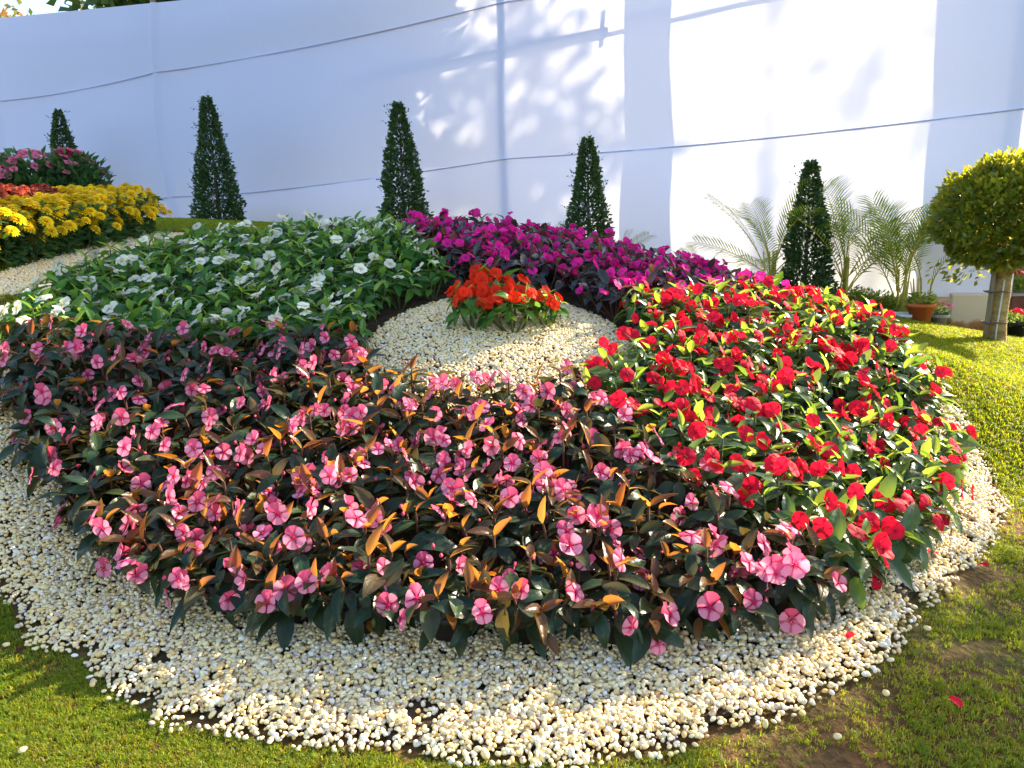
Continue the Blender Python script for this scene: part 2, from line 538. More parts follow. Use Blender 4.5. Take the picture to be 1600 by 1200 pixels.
_ba = [-180, -134, -118, -100, -84, -67, -50, -35, -20, 0, 60, 100, 138, 156, 172, 180]
_bb = [2.15, 2.15, 2.28, 2.42, 2.70, 3.0, 3.05, 2.7, 2.35, 2.2, 2.2, 2.2, 2.24, 2.29, 2.22, 2.15]
def bed_r(a):
    d = (np.degrees(np.asarray(a, float)) + 180) % 360 - 180
    return np.interp(d, _ba, _bb)
_ring0 = ring_outer
def ring_outer(a):
    d = (np.degrees(np.asarray(a, float)) + 180) % 360 - 180
    w = np.interp(d, [-140, -125, -95, -88], [0, .2, .22, -.06])
    return np.where((d > -140) & (d < 0), np.maximum(bed_r(a) + w, np.where(d < -95, _ring0(a), 0)), _ring0(a))

def polar_sheet(name, r0, r1fun, mat, dz, nr=40, na=160, extra=None):
    A = np.linspace(0, 2 * math.pi, na + 1)
    T = np.linspace(0, 1, nr)
    AA, TT = np.meshgrid(A, T, indexing='ij')
    RR = r0 + (r1fun(AA) - r0) * TT
    X = BED.x + RR * np.sin(AA); Y = BED.y + RR * np.cos(AA)
    Z = np.concatenate([terr_np(X[i:i + 16], Y[i:i + 16]) for i in range(0, len(A), 16)]) + dz
    if extra is not None:
        Z = Z + extra(X, Y)
    return grid_mesh(name, X, Y, Z, mat)
soil = put('soil', polar_sheet('soil', 0.0, lambda a: ring_outer(a) - 0.05, M['soil'], 0.006, extra=hub_np))
tag(soil, 'dark bare soil of the round flower bed under plants and pebbles', 'soil', kind='structure')

# ------------------------------------------------------------------ instancing node group for pebbles and grass
def scatter_group(name, protos):
    ng = bpy.data.node_groups.new(name, 'GeometryNodeTree')
    ng.interface.new_socket('Geometry', in_out='INPUT', socket_type='NodeSocketGeometry')
    ng.interface.new_socket('Geometry', in_out='OUTPUT', socket_type='NodeSocketGeometry')
    gi = ng.nodes.new('NodeGroupInput'); go = ng.nodes.new('NodeGroupOutput')
    iop = ng.nodes.new('GeometryNodeInstanceOnPoints')
    jn = ng.nodes.new('GeometryNodeJoinGeometry')
    for p in reversed(protos):
        oi = ng.nodes.new('GeometryNodeObjectInfo')
        oi.inputs['Object'].default_value = p
        oi.inputs['As Instance'].default_value = True
        ng.links.new(oi.outputs['Geometry'], jn.inputs[0])
    def attr(nm, t):
        a = ng.nodes.new('GeometryNodeInputNamedAttribute')
        a.data_type = t
        a.inputs['Name'].default_value = nm
        return a.outputs['Attribute']
    ng.links.new(gi.outputs[0], iop.inputs['Points'])
    ng.links.new(jn.outputs[0], iop.inputs['Instance'])
    iop.inputs['Pick Instance'].default_value = True
    ng.links.new(attr('var', 'INT'), iop.inputs['Instance Index'])
    e2r = ng.nodes.new('FunctionNodeEulerToRotation')
    ng.links.new(attr('rot', 'FLOAT_VECTOR'), e2r.inputs[0])
    ng.links.new(e2r.outputs[0], iop.inputs['Rotation'])
    ng.links.new(attr('scl', 'FLOAT_VECTOR'), iop.inputs['Scale'])
    ng.links.new(iop.outputs[0], go.inputs[0])
    return ng

def scatter(name, P, rot, scl, var, ng, mat):
    me = bpy.data.meshes.new(name)
    me.vertices.add(len(P))
    me.vertices.foreach_set('co', np.asarray(P, np.float32).ravel())
    a = me.attributes.new('rot', 'FLOAT_VECTOR', 'POINT'); a.data.foreach_set('vector', np.asarray(rot, np.float32).ravel())
    a = me.attributes.new('scl', 'FLOAT_VECTOR', 'POINT'); a.data.foreach_set('vector', np.asarray(scl, np.float32).ravel())
    a = me.attributes.new('var', 'INT', 'POINT'); a.data.foreach_set('value', np.asarray(var, np.int32))
    me.materials.append(mat)
    me.update()
    o = put(name, me)
    md = o.modifiers.new('scatter', 'NODES')
    md.node_group = ng
    return o

def pebble_mesh(seed):
    bm = bmesh.new()
    bmesh.ops.create_icosphere(bm, subdivisions=2, radius=1.0)
    off = Vector((seed * 7.3, seed * 3.1, 0))
    for v in bm.verts:
        n = v.co.normalized()
        k = 1 + .17 * mnoise.noise(n * 1.1 + off) + .10 * mnoise.noise(n * 2.6 + off)
        v.co = Vector((n.x * k, n.y * k * .78, n.z * k * .62))
    me = bpy.data.meshes.new('pebble')
    bm.to_mesh(me); bm.free()
    me.polygons.foreach_set('use_smooth', [True] * len(me.polygons))
    me.materials.append(M['pebble'])
    return me
pebble_meshes = [pebble_mesh(i) for i in range(6)]
pebble_protos = [bpy.data.objects.new('pebble', m) for m in pebble_meshes]
PEB = scatter_group('pebble_scatter', pebble_protos)

def pebbles(name, X, Y, Z, size):
    n = len(X)
    s = size * np.exp(rng.normal(0, .22, n))
    rot = np.c_[rng.normal(0, .45, n), rng.normal(0, .45, n), rng.uniform(0, 6.28, n)]
    scl = np.c_[s * rng.uniform(.85, 1.25, n), s * rng.uniform(.85, 1.15, n), s * rng.uniform(.8, 1.15, n)]
    return scatter(name, np.c_[X, Y, Z], rot, scl, rng.integers(0, 6, n), PEB, M['pebble'])

def cull(X, Y, Z, m=120):
    u, v, ok = project_np(np.c_[X, Y, Z])
    return ok & (u > -m * 2) & (u < 1600 + m * 2) & (v > -m) & (v < 1200 + m)

# ring
n0 = 270000
A = rng.uniform(0, 2 * math.pi, n0); rr = np.sqrt(rng.uniform(1.93 ** 2, 3.0 ** 2, n0)); bo = bed_r(A)
X = BED.x + rr * np.sin(A); Y = BED.y + rr * np.cos(A)
wob = np.array([mnoise.noise((x * 5, y * 5, 3.0)) for x, y in zip(X, Y)])
ro = ring_outer(A) + .05 * wob
hole = np.array([mnoise.noise((x * 6, y * 6, 9.0)) for x, y in zip(X, Y)])
dens = np.clip((ro - rr) / .10, 0, 1) * .85 + .15
dens = np.where(hole > .52, .12, dens)
keep = (rr > bo - .22) & (rr < ro + .012) & (rng.uniform(0, 1, n0) < dens) & (Y < 5.2)
keep &= ~((rr < bo - .12) & (rng.uniform(0, 1, n0) < .5))
X, Y, rr, ro = X[keep], Y[keep], rr[keep], ro[keep]
Z = terr_np(X, Y) + .010 + rng.uniform(0, .020, len(X)) * np.clip((ro - rr) / .08, 0, 1)
k = cull(X, Y, Z)
X, Y, Z = X[k], Y[k], Z[k]
o = pebbles('pebble_ring', X, Y, Z, .0073)
tag(o, 'broad ring of rounded white pebbles laid around the flower bed', 'pebbles', kind='stuff')
N_RING = len(X)
# hub
n0 = 17000
A = rng.uniform(0, 2 * math.pi, n0); rr = np.sqrt(rng.uniform(0, (HUB_R + .02) ** 2, n0)) + rng.normal(0, .012, n0)
X = BED.x + rr * np.sin(A); Y = BED.y + rr * np.cos(A)
Z = terr_np(X, Y) + hub_np(X, Y) + .010 + rng.uniform(0, .012, n0)
o = pebbles('pebble_mound', X, Y, Z, .0084)
tag(o, 'low mound of white pebbles in the middle of the flower bed', 'pebbles', kind='stuff')
# path at the left, in front of the yellow flowers
pc = [hit(-60, 462), hit(0, 447), hit(60, 432), hit(120, 412), hit(180, 393), hit(238, 372), hit(262, 366)]
pxs, pys = [], []
for a_, b_ in zip(pc[:-1], pc[1:]):
    L_ = (b_ - a_).length
    m_ = int(L_ * 4600)
    t = rng.uniform(0, 1, m_)
    nrm = Vector((-(b_ - a_).y, (b_ - a_).x, 0)).normalized()
    off = rng.uniform(-.21, .21, m_) + rng.normal(0, .02, m_)
    pxs.append(a_.x + (b_.x - a_.x) * t + nrm.x * off); pys.append(a_.y + (b_.y - a_.y) * t + nrm.y * off)
X = np.concatenate(pxs); Y = np.concatenate(pys)
kk = np.hypot(X - BED.x, Y - BED.y) > bed_r(np.arctan2(X - BED.x, Y - BED.y)) - .05
X, Y = X[kk], Y[kk]
Z = terr_np(X, Y) + .006 + rng.uniform(0, .012, len(X))
o = pebbles('pebble_path', X, Y, Z, .0092)
tag(o, 'narrow path of white pebbles along the yellow chrysanthemum bed', 'pebbles', kind='stuff')
PATH_C = np.array([(p.x, p.y) for p in pc])
print('pebbles', N_RING, len(X))

# ------------------------------------------------------------------ grass
def tuft_mesh(seed):
    r = random.Random(seed)
    mb = MB()
    for i in range(9):
        a = r.uniform(0, 6.28); d = r.uniform(0, .018)
        bx, by = d * math.cos(a), d * math.sin(a)
        lean = r.uniform(.1, .9); b = r.uniform(0, 6.28)
        h = r.uniform(.016, .034); w = .0013
        wx, wy = -math.sin(b) * w, math.cos(b) * w
        mx_, my_ = bx + math.cos(b) * lean * h * .35, by + math.sin(b) * lean * h * .35
        tx, ty = bx + math.cos(b) * lean * h, by + math.sin(b) * lean * h
        mb.add([(bx - wx, by - wy, -.003), (bx + wx, by + wy, -.003), (mx_ + wx, my_ + wy, h * .6), (mx_ - wx, my_ - wy, h * .6), (tx, ty, h * (1 - .3 * lean))],
               [(0, 1, 2, 3), (3, 2, 4)])
    return mb
M['grass'] = leaf_mat('grass_blade', [(0, (.09, .16, .010)), (.6, (.15, .22, .012)), (.85, (.21, .23, .02)), (1, (.26, .20, .05))],
                      [(0, (.42, .54, .010)), (.7, (.60, .60, .012)), (1, (.62, .46, .04))], 0.52, 0.5, 0.3, veins=False)
tuft_protos = [bpy.data.objects.new('grass', tuft_mesh(s).mesh('grass', M['grass'])) for s in range(5)]
GRS = scatter_group('grass_scatter', tuft_protos)
def in_path(x, y):
    d = np.full(len(x), 9.0)
    for a_, b_ in zip(PATH_C[:-1], PATH_C[1:]):
        ab = b_ - a_
        t = np.clip(((x - a_[0]) * ab[0] + (y - a_[1]) * ab[1]) / (ab @ ab), 0, 1)
        d = np.minimum(d, np.hypot(x - a_[0] - t * ab[0], y - a_[1] - t * ab[1]))
    return d < .2
def wall_y(x):
    return 9.5 - .45 * x
gxs, gys, gss = [], [], []
for (x0, x1, y0, y1, n, sc) in [(-1.9, 2.4, .95, 2.6, 90000, .62), (1.2, 3.2, 1.2, 4.2, 40000, .7), (1.6, 6.2, 3.2, 8.8, 90000, 1.15), (-7, -1.2, 3.5, 11.5, 34000, 1.8), (-3.2, -1.4, 1.4, 4.5, 20000, .75), (2.2, 6.5, .6, 4.5, 50000, 1.15), (-4.5, -1.5, .6, 4.0, 24000, 1.1)]:
    gxs.append(rng.uniform(x0, x1, n)); gys.append(rng.uniform(y0, y1, n)); gss.append(np.full(n, sc))
X = np.concatenate(gxs); Y = np.concatenate(gys); S = np.concatenate(gss)
A = np.arctan2(X - BED.x, Y - BED.y); rr = np.hypot(X - BED.x, Y - BED.y)
pn = np.array([mnoise.noise((x * 2.2, y * 2.2, 5.0)) + .5 * mnoise.noise((x * 6, y * 6, 1.0)) for x, y in zip(X, Y)])
bare = np.clip((X + .3) / 1.2, 0, 1) * np.clip((3.1 - Y) / .6, 0, 1) * 1.12 - .75          # thin, worn turf at the front right
kk = (rr > ring_outer(A) + .0) & ~in_path(X, Y) & (Y < wall_y(X) + .3) & (pn > bare + rng.normal(0, .30, len(X)))
kk &= rr > bed_r(A) + .02
X, Y, S = X[kk], Y[kk], S[kk]
Z = np.concatenate([terr_np(X[i:i + 20000], Y[i:i + 20000]) for i in range(0, len(X), 20000)])
k = cull(X, Y, Z, 450)
X, Y, Z, S = X[k], Y[k], Z[k], S[k]
n = len(X)
S = S * rng.uniform(.75, 1.3, n)
o = scatter('grass', np.c_[X, Y, Z], np.c_[rng.normal(0, .15, n), rng.normal(0, .15, n), rng.uniform(0, 6.28, n)], np.c_[S, S, S * .62], rng.integers(0, 5, n), GRS, M['grass'])
tag(o, 'short mown grass of the lawn around the flower bed', 'grass', kind='stuff')
print('grass', n)

# ------------------------------------------------------------------ cloth screen
WN = Vector((.45, 1, 0)).normalized()          # away from the camera
WT = Vector((1, -.45, 0)).normalized()
XE = 4.93                                       # right end
XL = -13.0
def zA(x): return float(np.interp(x, [-10, -4, 0, 5], [1.80, 1.88, 2.07, 2.19]))
def zB(x): return float(np.interp(x, [-9.5, -4.7, 0, 5], [3.60, 3.68, 3.84, 3.95]))
def zT(x): return float(np.interp(x, [-13, -9.5, -4.6, 0, 5], [5.0, 4.97, 4.58, 4.6, 4.75]))
def zBot(x): return max(.42, terr(x, wall_y(x)) - .04)
POLE_X = [-8.75, -5.15, .04, 4.90]
def sag(x):
    ps = [-13] + POLE_X
    for a_, b_ in zip(ps[:-1], ps[1:]):
        if a_ <= x <= b_:
            t = (x - a_) / (b_ - a_)
            return 4 * t * (1 - t)
    return 0
screen = empty('cloth_screen', (0, 9.5, 0))
tag(screen, 'tall white cloth screen behind the garden on a pole frame', 'screen')
def cloth_panel(lo, hi, off, seed, nz):
    xs = np.linspace(XL, XE, 440)
    mb = MB()
    vs = []
    for x in xs:
        a_, b_ = lo(x), hi(x)
        for j in range(nz + 1):
            t = j / nz
            z = a_ + (b_ - a_) * t
            d = .035 * mnoise.noise((x * .55, z * .35, seed)) + .014 * mnoise.noise((x * 2.2, z * .9, seed + 5)) + .005 * mnoise.noise((x * 5 + z * 3, z * 3 - x, seed + 9))
            d += -.05 * math.sin(math.pi * t) * (.4 + .6 * sag(x)) + .02
            d -= .045 * sum(math.exp(-((x - q_ - .10 * math.sin(z * 1.3 + q_)) / .05) ** 2) for q_ in POLE_X[:2])
            d = min(d, .02)
            p = Vector((x, wall_y(x), z)) + WN * (d + off - .03)
            vs.append((p.x, p.y - 9.5, p.z))
    fs = []
    for i in range(len(xs) - 1):
        for j in range(nz):
            q = i * (nz + 1) + j
            fs.append((q, q + nz + 1, q + nz + 2, q + 1))
    mb.add(vs, fs)
    return mb.build('cloth_panel', M['cloth'], screen)
cloth_panel(zBot, lambda x: zA(x) - .05 * sag(x) + .007, 0.0, 1.0, 14)
cloth_panel(lambda x: zA(x) - .05 * sag(x) - .007, lambda x: zB(x) - .06 * sag(x) + .007, .007, 2.0, 14)
cloth_panel(lambda x: zB(x) - .06 * sag(x) - .007, zT, .014, 3.0, 10)
M['seam'] = noise_mat('seam_cord', [(.3, (.36, .40, .58)), (.7, (.44, .48, .66))], 20, .9)
def wp(x, z, d):
    p = Vector((x, wall_y(x), z)) + WN * d
    return (p.x, p.y - 9.5, p.z)
for zf, k_ in ((zA, .05), (zB, .06)):
    mb = MB()
    xs_ = np.linspace(XL, XE, 120)
    mb.tube([wp(x, zf(x) - k_ * sag(x), -.022) for x in xs_], [.0065] * 120, 5)
    mb.build('seam', M['seam'], screen)
for x in POLE_X:
    mb = MB()
    zt = zT(x) + .12
    g = terr(x, wall_y(x)) - .2
    mb.tube([wp(x + .012 * math.sin(z * 2.1), z, .075) for z in np.linspace(g, zt, 9)], [.042] * 9, 10)
    mb.build('pole', M['bamboo'], screen)
mb = MB(); mb.tube([wp(x, z, .14) for x, z in [(-1.75, 3.22), (-.9, 3.30), (.1, 3.38), (1.30, 3.46)]], [.055] * 4, 10); mb.build('crossbar', M['bamboo'], screen)
mb = MB(); mb.tube([wp(x, z, .20) for x, z in [(.6, 3.42), (1.5, 3.49), (2.6, 3.58), (4.9, 3.72)]], [.024] * 4, 8); mb.build('crossbar', M['bamboo'], screen)
mb = MB(); mb.tube([wp(1.23, 3.30, .10), wp(1.25, 3.66, .10)], [.026, .022], 8); mb.build('peg', M['bamboo'], screen)
mb = MB(); mb.tube([wp(x, zT(x) - .25, .14) for x in (-12.5, -9, -5, 0, 4.9)], [.035] * 5, 8); mb.build('crossbar', M['bamboo'], screen)
# rope tie at the right edge
mb = MB()
zr = zA(XE) - .02
for q in range(5):
    r = random.Random(q)
    pts = [wp(XE + .01, zr + r.uniform(-.03, .05), -.02)]
    for s_ in range(5):
        pts.append(wp(XE + .03 + r.uniform(-.02, .04), zr + .12 - s_ * .06 + r.uniform(-.03, .03), -.03 + r.uniform(-.02, .02)))
    mb.tube(pts, [.006] * 6, 5)
mb.build('rope_tie', M['rope'], screen)
hem = MB(); hem.tube([wp(XE + .004, z, -.02 + .008 * math.sin(z * 5)) for z in np.linspace(zBot(XE), zT(XE), 24)], [.012] * 24, 6); hem.build('hem', M['cloth'], screen)

# masonry pier under the right end of the cloth
def pier_material():
    m, nt, out = mat_new('whitewashed_plaster')
    L = nt.links
    tc = N(nt, 'ShaderNodeTexCoord')
    nz = N(nt, 'ShaderNodeTexNoise'); nz.inputs['Scale'].default_value = 9; nz.inputs['Detail'].default_value = 8
    L.new(tc.outputs['Object'], nz.inputs['Vector'])
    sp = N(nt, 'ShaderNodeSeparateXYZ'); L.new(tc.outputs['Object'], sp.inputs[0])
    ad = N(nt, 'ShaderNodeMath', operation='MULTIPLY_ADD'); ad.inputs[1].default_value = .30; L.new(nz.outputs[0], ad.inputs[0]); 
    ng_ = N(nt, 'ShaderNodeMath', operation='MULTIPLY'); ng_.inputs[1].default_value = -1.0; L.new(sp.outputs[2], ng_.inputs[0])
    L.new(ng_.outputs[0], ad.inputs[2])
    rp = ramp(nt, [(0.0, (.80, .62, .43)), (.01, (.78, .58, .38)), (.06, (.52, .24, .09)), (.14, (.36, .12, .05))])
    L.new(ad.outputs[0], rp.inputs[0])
    p = principled(nt, .9, .2); L.new(rp.outputs[0], p.inputs['Base Color'])
    bp = N(nt, 'ShaderNodeBump'); bp.inputs['Strength'].default_value = .4; bp.inputs['Distance'].default_value = .01
    L.new(nz.outputs[0], bp.inputs['Height']); L.new(bp.outputs[0], p.inputs['Normal'])
    L.new(p.outputs[0], out.inputs[0])
    return m
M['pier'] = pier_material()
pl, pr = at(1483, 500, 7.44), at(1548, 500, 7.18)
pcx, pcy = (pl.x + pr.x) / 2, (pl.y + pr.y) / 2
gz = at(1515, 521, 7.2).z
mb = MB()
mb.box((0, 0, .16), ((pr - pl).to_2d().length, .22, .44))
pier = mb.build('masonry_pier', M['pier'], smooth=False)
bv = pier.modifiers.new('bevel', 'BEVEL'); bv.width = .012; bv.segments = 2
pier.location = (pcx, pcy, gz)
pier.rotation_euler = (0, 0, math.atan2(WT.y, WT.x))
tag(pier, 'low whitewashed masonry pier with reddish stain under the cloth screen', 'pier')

# ------------------------------------------------------------------ leaf-card crowns and trees
def leaf_cards(mb, pts, dirs, length, width, r, mat=0, jitter=.6):
    for p, d in zip(pts, dirs):
        a = Vector((r.gauss(0, 1), r.gauss(0, 1), r.gauss(0, 1))).normalized()
        d = (Vector(d) + a * jitter).normalized()
        s = d.cross(Vector((r.gauss(0, 1), r.gauss(0, 1), r.gauss(0, 1)))).normalized()
        n_ = d.cross(s)
        l = length * r.uniform(.7, 1.25); w = width * r.uniform(.75, 1.2)
        p = Vector(p)
        mb.add([p, p + d * l * .45 + s * w * .5 + n_ * l * .08, p + d * l, p + d * l * .45 - s * w * .5 + n_ * l * .08], [(0, 1, 2, 3)], mat=mat)

# clipped cone topiaries
def cone_crown(seed, H=1.7, R0=.27, n=7000):
    r = random.Random(seed)
    mb = MB()
    pts, dirs = [], []
    for i in range(n):
        t = 1 - math.sqrt(r.uniform(0.0, 1)) if r.random() < .6 else r.uniform(0, .98)
        t = min(t, .985)
        rad = (R0 * (1 - t) ** .82 + .05 * max(0, 1 - t) ** .35) * (1 + .16 * mnoise.noise((t * 7, seed, 1)) )
        a = r.uniform(0, 2 * math.pi)
        rad *= 1 + .24 * mnoise.noise((math.cos(a) * 1.8, math.sin(a) * 1.8, t * 7 + seed * 3))
        rad *= r.uniform(.30, 1.06) ** .6
        pts.append((rad * math.cos(a), rad * math.sin(a), .07 + t * (H - .07)))
        dirs.append((math.cos(a), math.sin(a), .45))
    leaf_cards(mb, pts, dirs, .046, .030, r, 0, .75)
    for i in range(70):                                  # shoots that stick out
        t = r.uniform(0.03, .98); a = r.uniform(0, 6.28)
        rad = R0 * (1 - t) ** .82 + .045
        b = Vector((rad * math.cos(a), rad * math.sin(a), .07 + t * (H - .07)))
        d = Vector((math.cos(a), math.sin(a), r.uniform(.2, 1.2))).normalized()
        l = r.uniform(.04, .10)
        q = [b + d * l * s_ for s_ in (.2, .45, .7, 1)]
        leaf_cards(mb, q, [d] * 4, .032, .018, r, 0, .9)
    return mb.mesh('crown', M['topiary_leaf'])
cone_meshes = [cone_crown(1), cone_crown(2)]
trunk_mb = MB(); trunk_mb.tube([(0, 0, -.1), (.005, 0, .5), (0, .005, 1.3)], [.03, .024, .008], 8)
cone_trunk = trunk_mb.mesh('trunk', M['dark_bark'])
inner = MB(); inner.lathe([(.20, .1), (.17, .4), (.11, .9), (.045, 1.4), (.0, 1.6)], 10)
cone_specs = [(90, 170, 11.5, 1.72, 'clipped cone topiary partly hidden behind the yellow chrysanthemum bed'),
              (322, 148, 10.0, 1.74, 'clipped cone topiary on the grass crest behind the white impatiens'),
              (621, 157, 9.0, 1.80, 'clipped cone topiary rising where white and magenta impatiens meet'),
              (918, 211, 8.0, 1.72, 'clipped cone topiary rising behind the magenta impatiens'),
              (1268, 248, 7.2, 1.62, 'clipped cone topiary standing between two areca palms')]
for i, (px, py, Y, h, lab) in enumerate(cone_specs):
    p = at(px, py, Y)
    t = empty('cone_topiary', (p.x, p.y, p.z - h), random.uniform(0, 6.28))
    t.scale = (h / 1.7,) * 3
    tag(t, lab, 'topiary', 'clipped cone topiaries along the cloth screen')
    put('crown', cone_meshes[i % 2], t)
    put('trunk', cone_trunk, t)

# ball-headed ficus at the right
fp = at(1556, 532, 6.2)
fb = empty('ficus_tree', (fp.x, fp.y, terr(fp.x, fp.y)))
tag(fb, 'round-headed clipped ficus tree with staked trunk at the right', 'tree')
r = random.Random(5)
mb = MB()
CZ, CR = 1.02, .54
pts, dirs = [], []
for i in range(13500):
    v = Vector((r.gauss(0, 1), r.gauss(0, 1), r.gauss(0, 1))).normalized()
    k = 1 + .17 * mnoise.noise(v * 2.4) + .14 * mnoise.noise(v * 5.5) + .08 * mnoise.noise(v * 11)
    q = r.uniform(0, 1) ** .35
    z = v.z * .47
    if v.z < -.25:
        z *= .85
    pts.append((v.x * CR * k * (.35 + .65 * q), v.y * CR * k * (.35 + .65 * q), CZ + z * k * (.35 + .65 * q)))
    dirs.append((v.x, v.y, v.z + .3))
leaf_cards(mb, pts, dirs, .060, .036, r, 0, .9)
for i in range(26):                                      # loose sprays hanging under the rim
    a = r.uniform(0, 6.28); rad = CR * r.uniform(.55, .95)
    b = Vector((rad * math.cos(a), rad * math.sin(a), CZ - .36))
    q = [b + Vector((r.gauss(0, .03), r.gauss(0, .03), -.035 * s_)) for s_ in range(5)]
    leaf_cards(mb, q, [(math.cos(a), math.sin(a), -.8)] * 5, .055, .03, r, 0, .7)
mb.build('crown', M['ficus_leaf'], fb)
mb = MB(); mb.tube([(0, 0, -.08), (.004, 0, .0), (.0, .003, .18), (.01, 0, .40), (.01, 0, .62)], [.082, .074, .066, .062, .058], 14)
for a, l in ((.4, .4), (2.2, .42), (3.9, .36), (5.2, .4)):
    mb.tube([(0, 0, .52), (.12 * math.cos(a), .12 * math.sin(a), .68), (.3 * math.cos(a), .3 * math.sin(a), .95 + l * .3)], [.04, .03, .012], 8)
mb.build('trunk', M['bark'], fb)
mb = MB(); mb.tube([(-.115, -.03, -.05), (-.105, -.03, .25), (-.085, -.02, .70)], [.022, .021, .018], 9); mb.build('stake', M['bamboo'], fb)
for z in (.16, .42):
    mb = MB()
    mb.tube([(-.04 + .1 * math.cos(t), -.01 + .083 * math.sin(t), z + .004 * math.sin(3 * t)) for t in np.linspace(0, 2 * math.pi, 17)], [.006] * 17, 6)
    mb.build('tie', M['dark_bark'], fb)
mb = MB(); mb.tube([(-.055, -.075, z) for z in (.0, .1)] + [(-.045, -.078, .3), (-.03, -.075, .52)], [.006] * 4, 6)
mb.build('rope', M['rope'], fb)

# areca palms
def frond_mesh(seed, L=.75, nl=20, droop=.55):
    r = random.Random(seed)
    mb = MB()
    pts = []
    for i in range(14):
        s = i / 13
        pts.append(Vector((s * L * (.55 + .25 * s), 0, L * (.95 * s - droop * s * s * .9))))
    mb.tube(pts, [.007 * (1 - .8 * i / 13) for i in range(14)], 5, mat=1)
    for i in range(nl):
        s = .22 + .78 * i / (nl - 1)
        f = s * 13
        i0 = min(int(f), 12)
        p = pts[i0].lerp(pts[i0 + 1], f - i0)
        tg = (pts[i0 + 1] - pts[i0]).normalized()
        ll = L * .40 * math.sin(math.pi * (.15 + .8 * (s - .2))) * r.uniform(.85, 1.1)
        for sd in (-1, 1):
            side = Vector((0, sd, 0))
            d = (tg * .75 + side * .8 + Vector((0, 0, .22))).normalized()
            q1 = p + d * ll * .5 + Vector((0, 0, -.02 * ll))
            q2 = p + d * ll + Vector((0, 0, -.22 * ll))
            w = tg.cross(d).cross(d).normalized() * .0062
            mb.add([p - w * .4, p + w * .4, q1 + w, q1 - w, q2], [(0, 1, 2, 3), (3, 2, 4)])
    return mb.mesh('frond', [M['palm_leaf'], M['palm_stem']])
fronds = [frond_mesh(s, .80, 20, dr) for s, dr in ((1, .25), (2, .45), (3, .6), (4, .15))]
def palm(px, py, Y, h, nf, lab, seed, lean=0, zbase=None, stems=5):
    r = random.Random(seed)
    p = at(px, py, Y)
    zb = terr(p.x, p.y) if zbase is None else zbase
    t = empty('areca_palm', (p.x, p.y, zb), r.uniform(0, 6.28))
    tag(t, lab, 'palm', 'areca palms along the cloth screen')
    k = h / 1.15
    for i in range(nf):
        a = 2.4 * i + r.uniform(-.3, .3)
        b = r.uniform(0, .07)
        bz = r.uniform(.08, .36) * h
        tilt = r.uniform(-.7, .3)
        sc = k * r.uniform(.75, 1.1)
        Mx = Matrix.Translation((b * math.cos(a), b * math.sin(a), bz)) @ Matrix.Rotation(a, 4, 'Z') @ Matrix.Rotation(tilt, 4, 'Y') @ Matrix.Rotation(r.uniform(-.4, .4), 4, 'X') @ Matrix.Scale(sc, 4)
        put('frond', fronds[i % 4], t, Mx)
    for i in range(stems):
        a = r.uniform(0, 6.28); d = r.uniform(.01, .07)
        mb = MB(); mb.tube([(d * math.cos(a), d * math.sin(a), -.05), (d * 1.2 * math.cos(a), d * 1.2 * math.sin(a), .15 * h), (d * 1.6 * math.cos(a), d * 1.6 * math.sin(a), .36 * h)], [.014, .012, .006], 6)
        mb.build('stem', M['palm_stem'], t)
palm(1205, 450, 7.35, 1.22, 11, 'areca palm arching out beside the cone topiary nearer the magenta flowers', 11)
palm(1318, 470, 7.25, 1.28, 11, 'areca palm with upright fronds between cone topiary and terracotta pots', 12)
palm(1405, 480, 7.1, 1.24, 13, 'bushy areca palm with yellow canes beside the terracotta pot', 13)
palm(1440, 480, 7.55, 1.2, 4, 'areca palm standing behind the terracotta pot half under the screen', 14)
palm(962, 420, 8.3, .62, 6, 'small palm whose frond tips show beside the cone topiary', 15, stems=2)
palm(860, 420, 8.6, .62, 5, 'small palm whose tips peep above the magenta impatiens crest', 16, stems=2)
palm(1095, 430, 8.0, .56, 5, 'small palm behind the crest where magenta meets red impatiens', 17, stems=2)
palm(738, 400, 9.0, .60, 4, 'small palm tips behind the crest by the middle screen pole', 18, stems=2)

# tall palms and trees behind the screen (they throw the shadows on the cloth)
def tall_palm(x, y, rad, h, seed, lab):
    t = empty('tall_palm', (x, y, terr(x, y) - .2))
    tag(t, lab, 'palm', 'tall palms behind the cloth screen')
    mb = MB()
    zs = np.linspace(0, h, 26)
    rr_ = [rad * (1 + .10 * math.sin(z * 1.1 + seed) - .012 * z) * (1.03 if i % 2 else 1.0) for i, z in enumerate(zs)]
    mb.tube([(.05 * math.sin(z * .7 + seed), .04 * math.cos(z * .5), z) for z in zs], rr_, 20)
    mb.build('trunk', M['palm_bark'], t)
    for i in range(14):
        a = 2.4 * i
        Mx = Matrix.Translation((0, 0, h - .1)) @ Matrix.Rotation(a, 4, 'Z') @ Matrix.Rotation(.5 * (i % 3) - .2, 4, 'Y') @ Matrix.Scale(3.2, 4)
        put('frond', fronds[i % 4], t, Mx)
tall_palm(3.36, 9.84, .25, 9.5, 0.4, 'tall thick palm behind the screen casting the middle trunk shadow')
tall_palm(5.98, 8.32, .35, 10.5, 2.0, 'stout palm trunk just past the right edge of the screen')

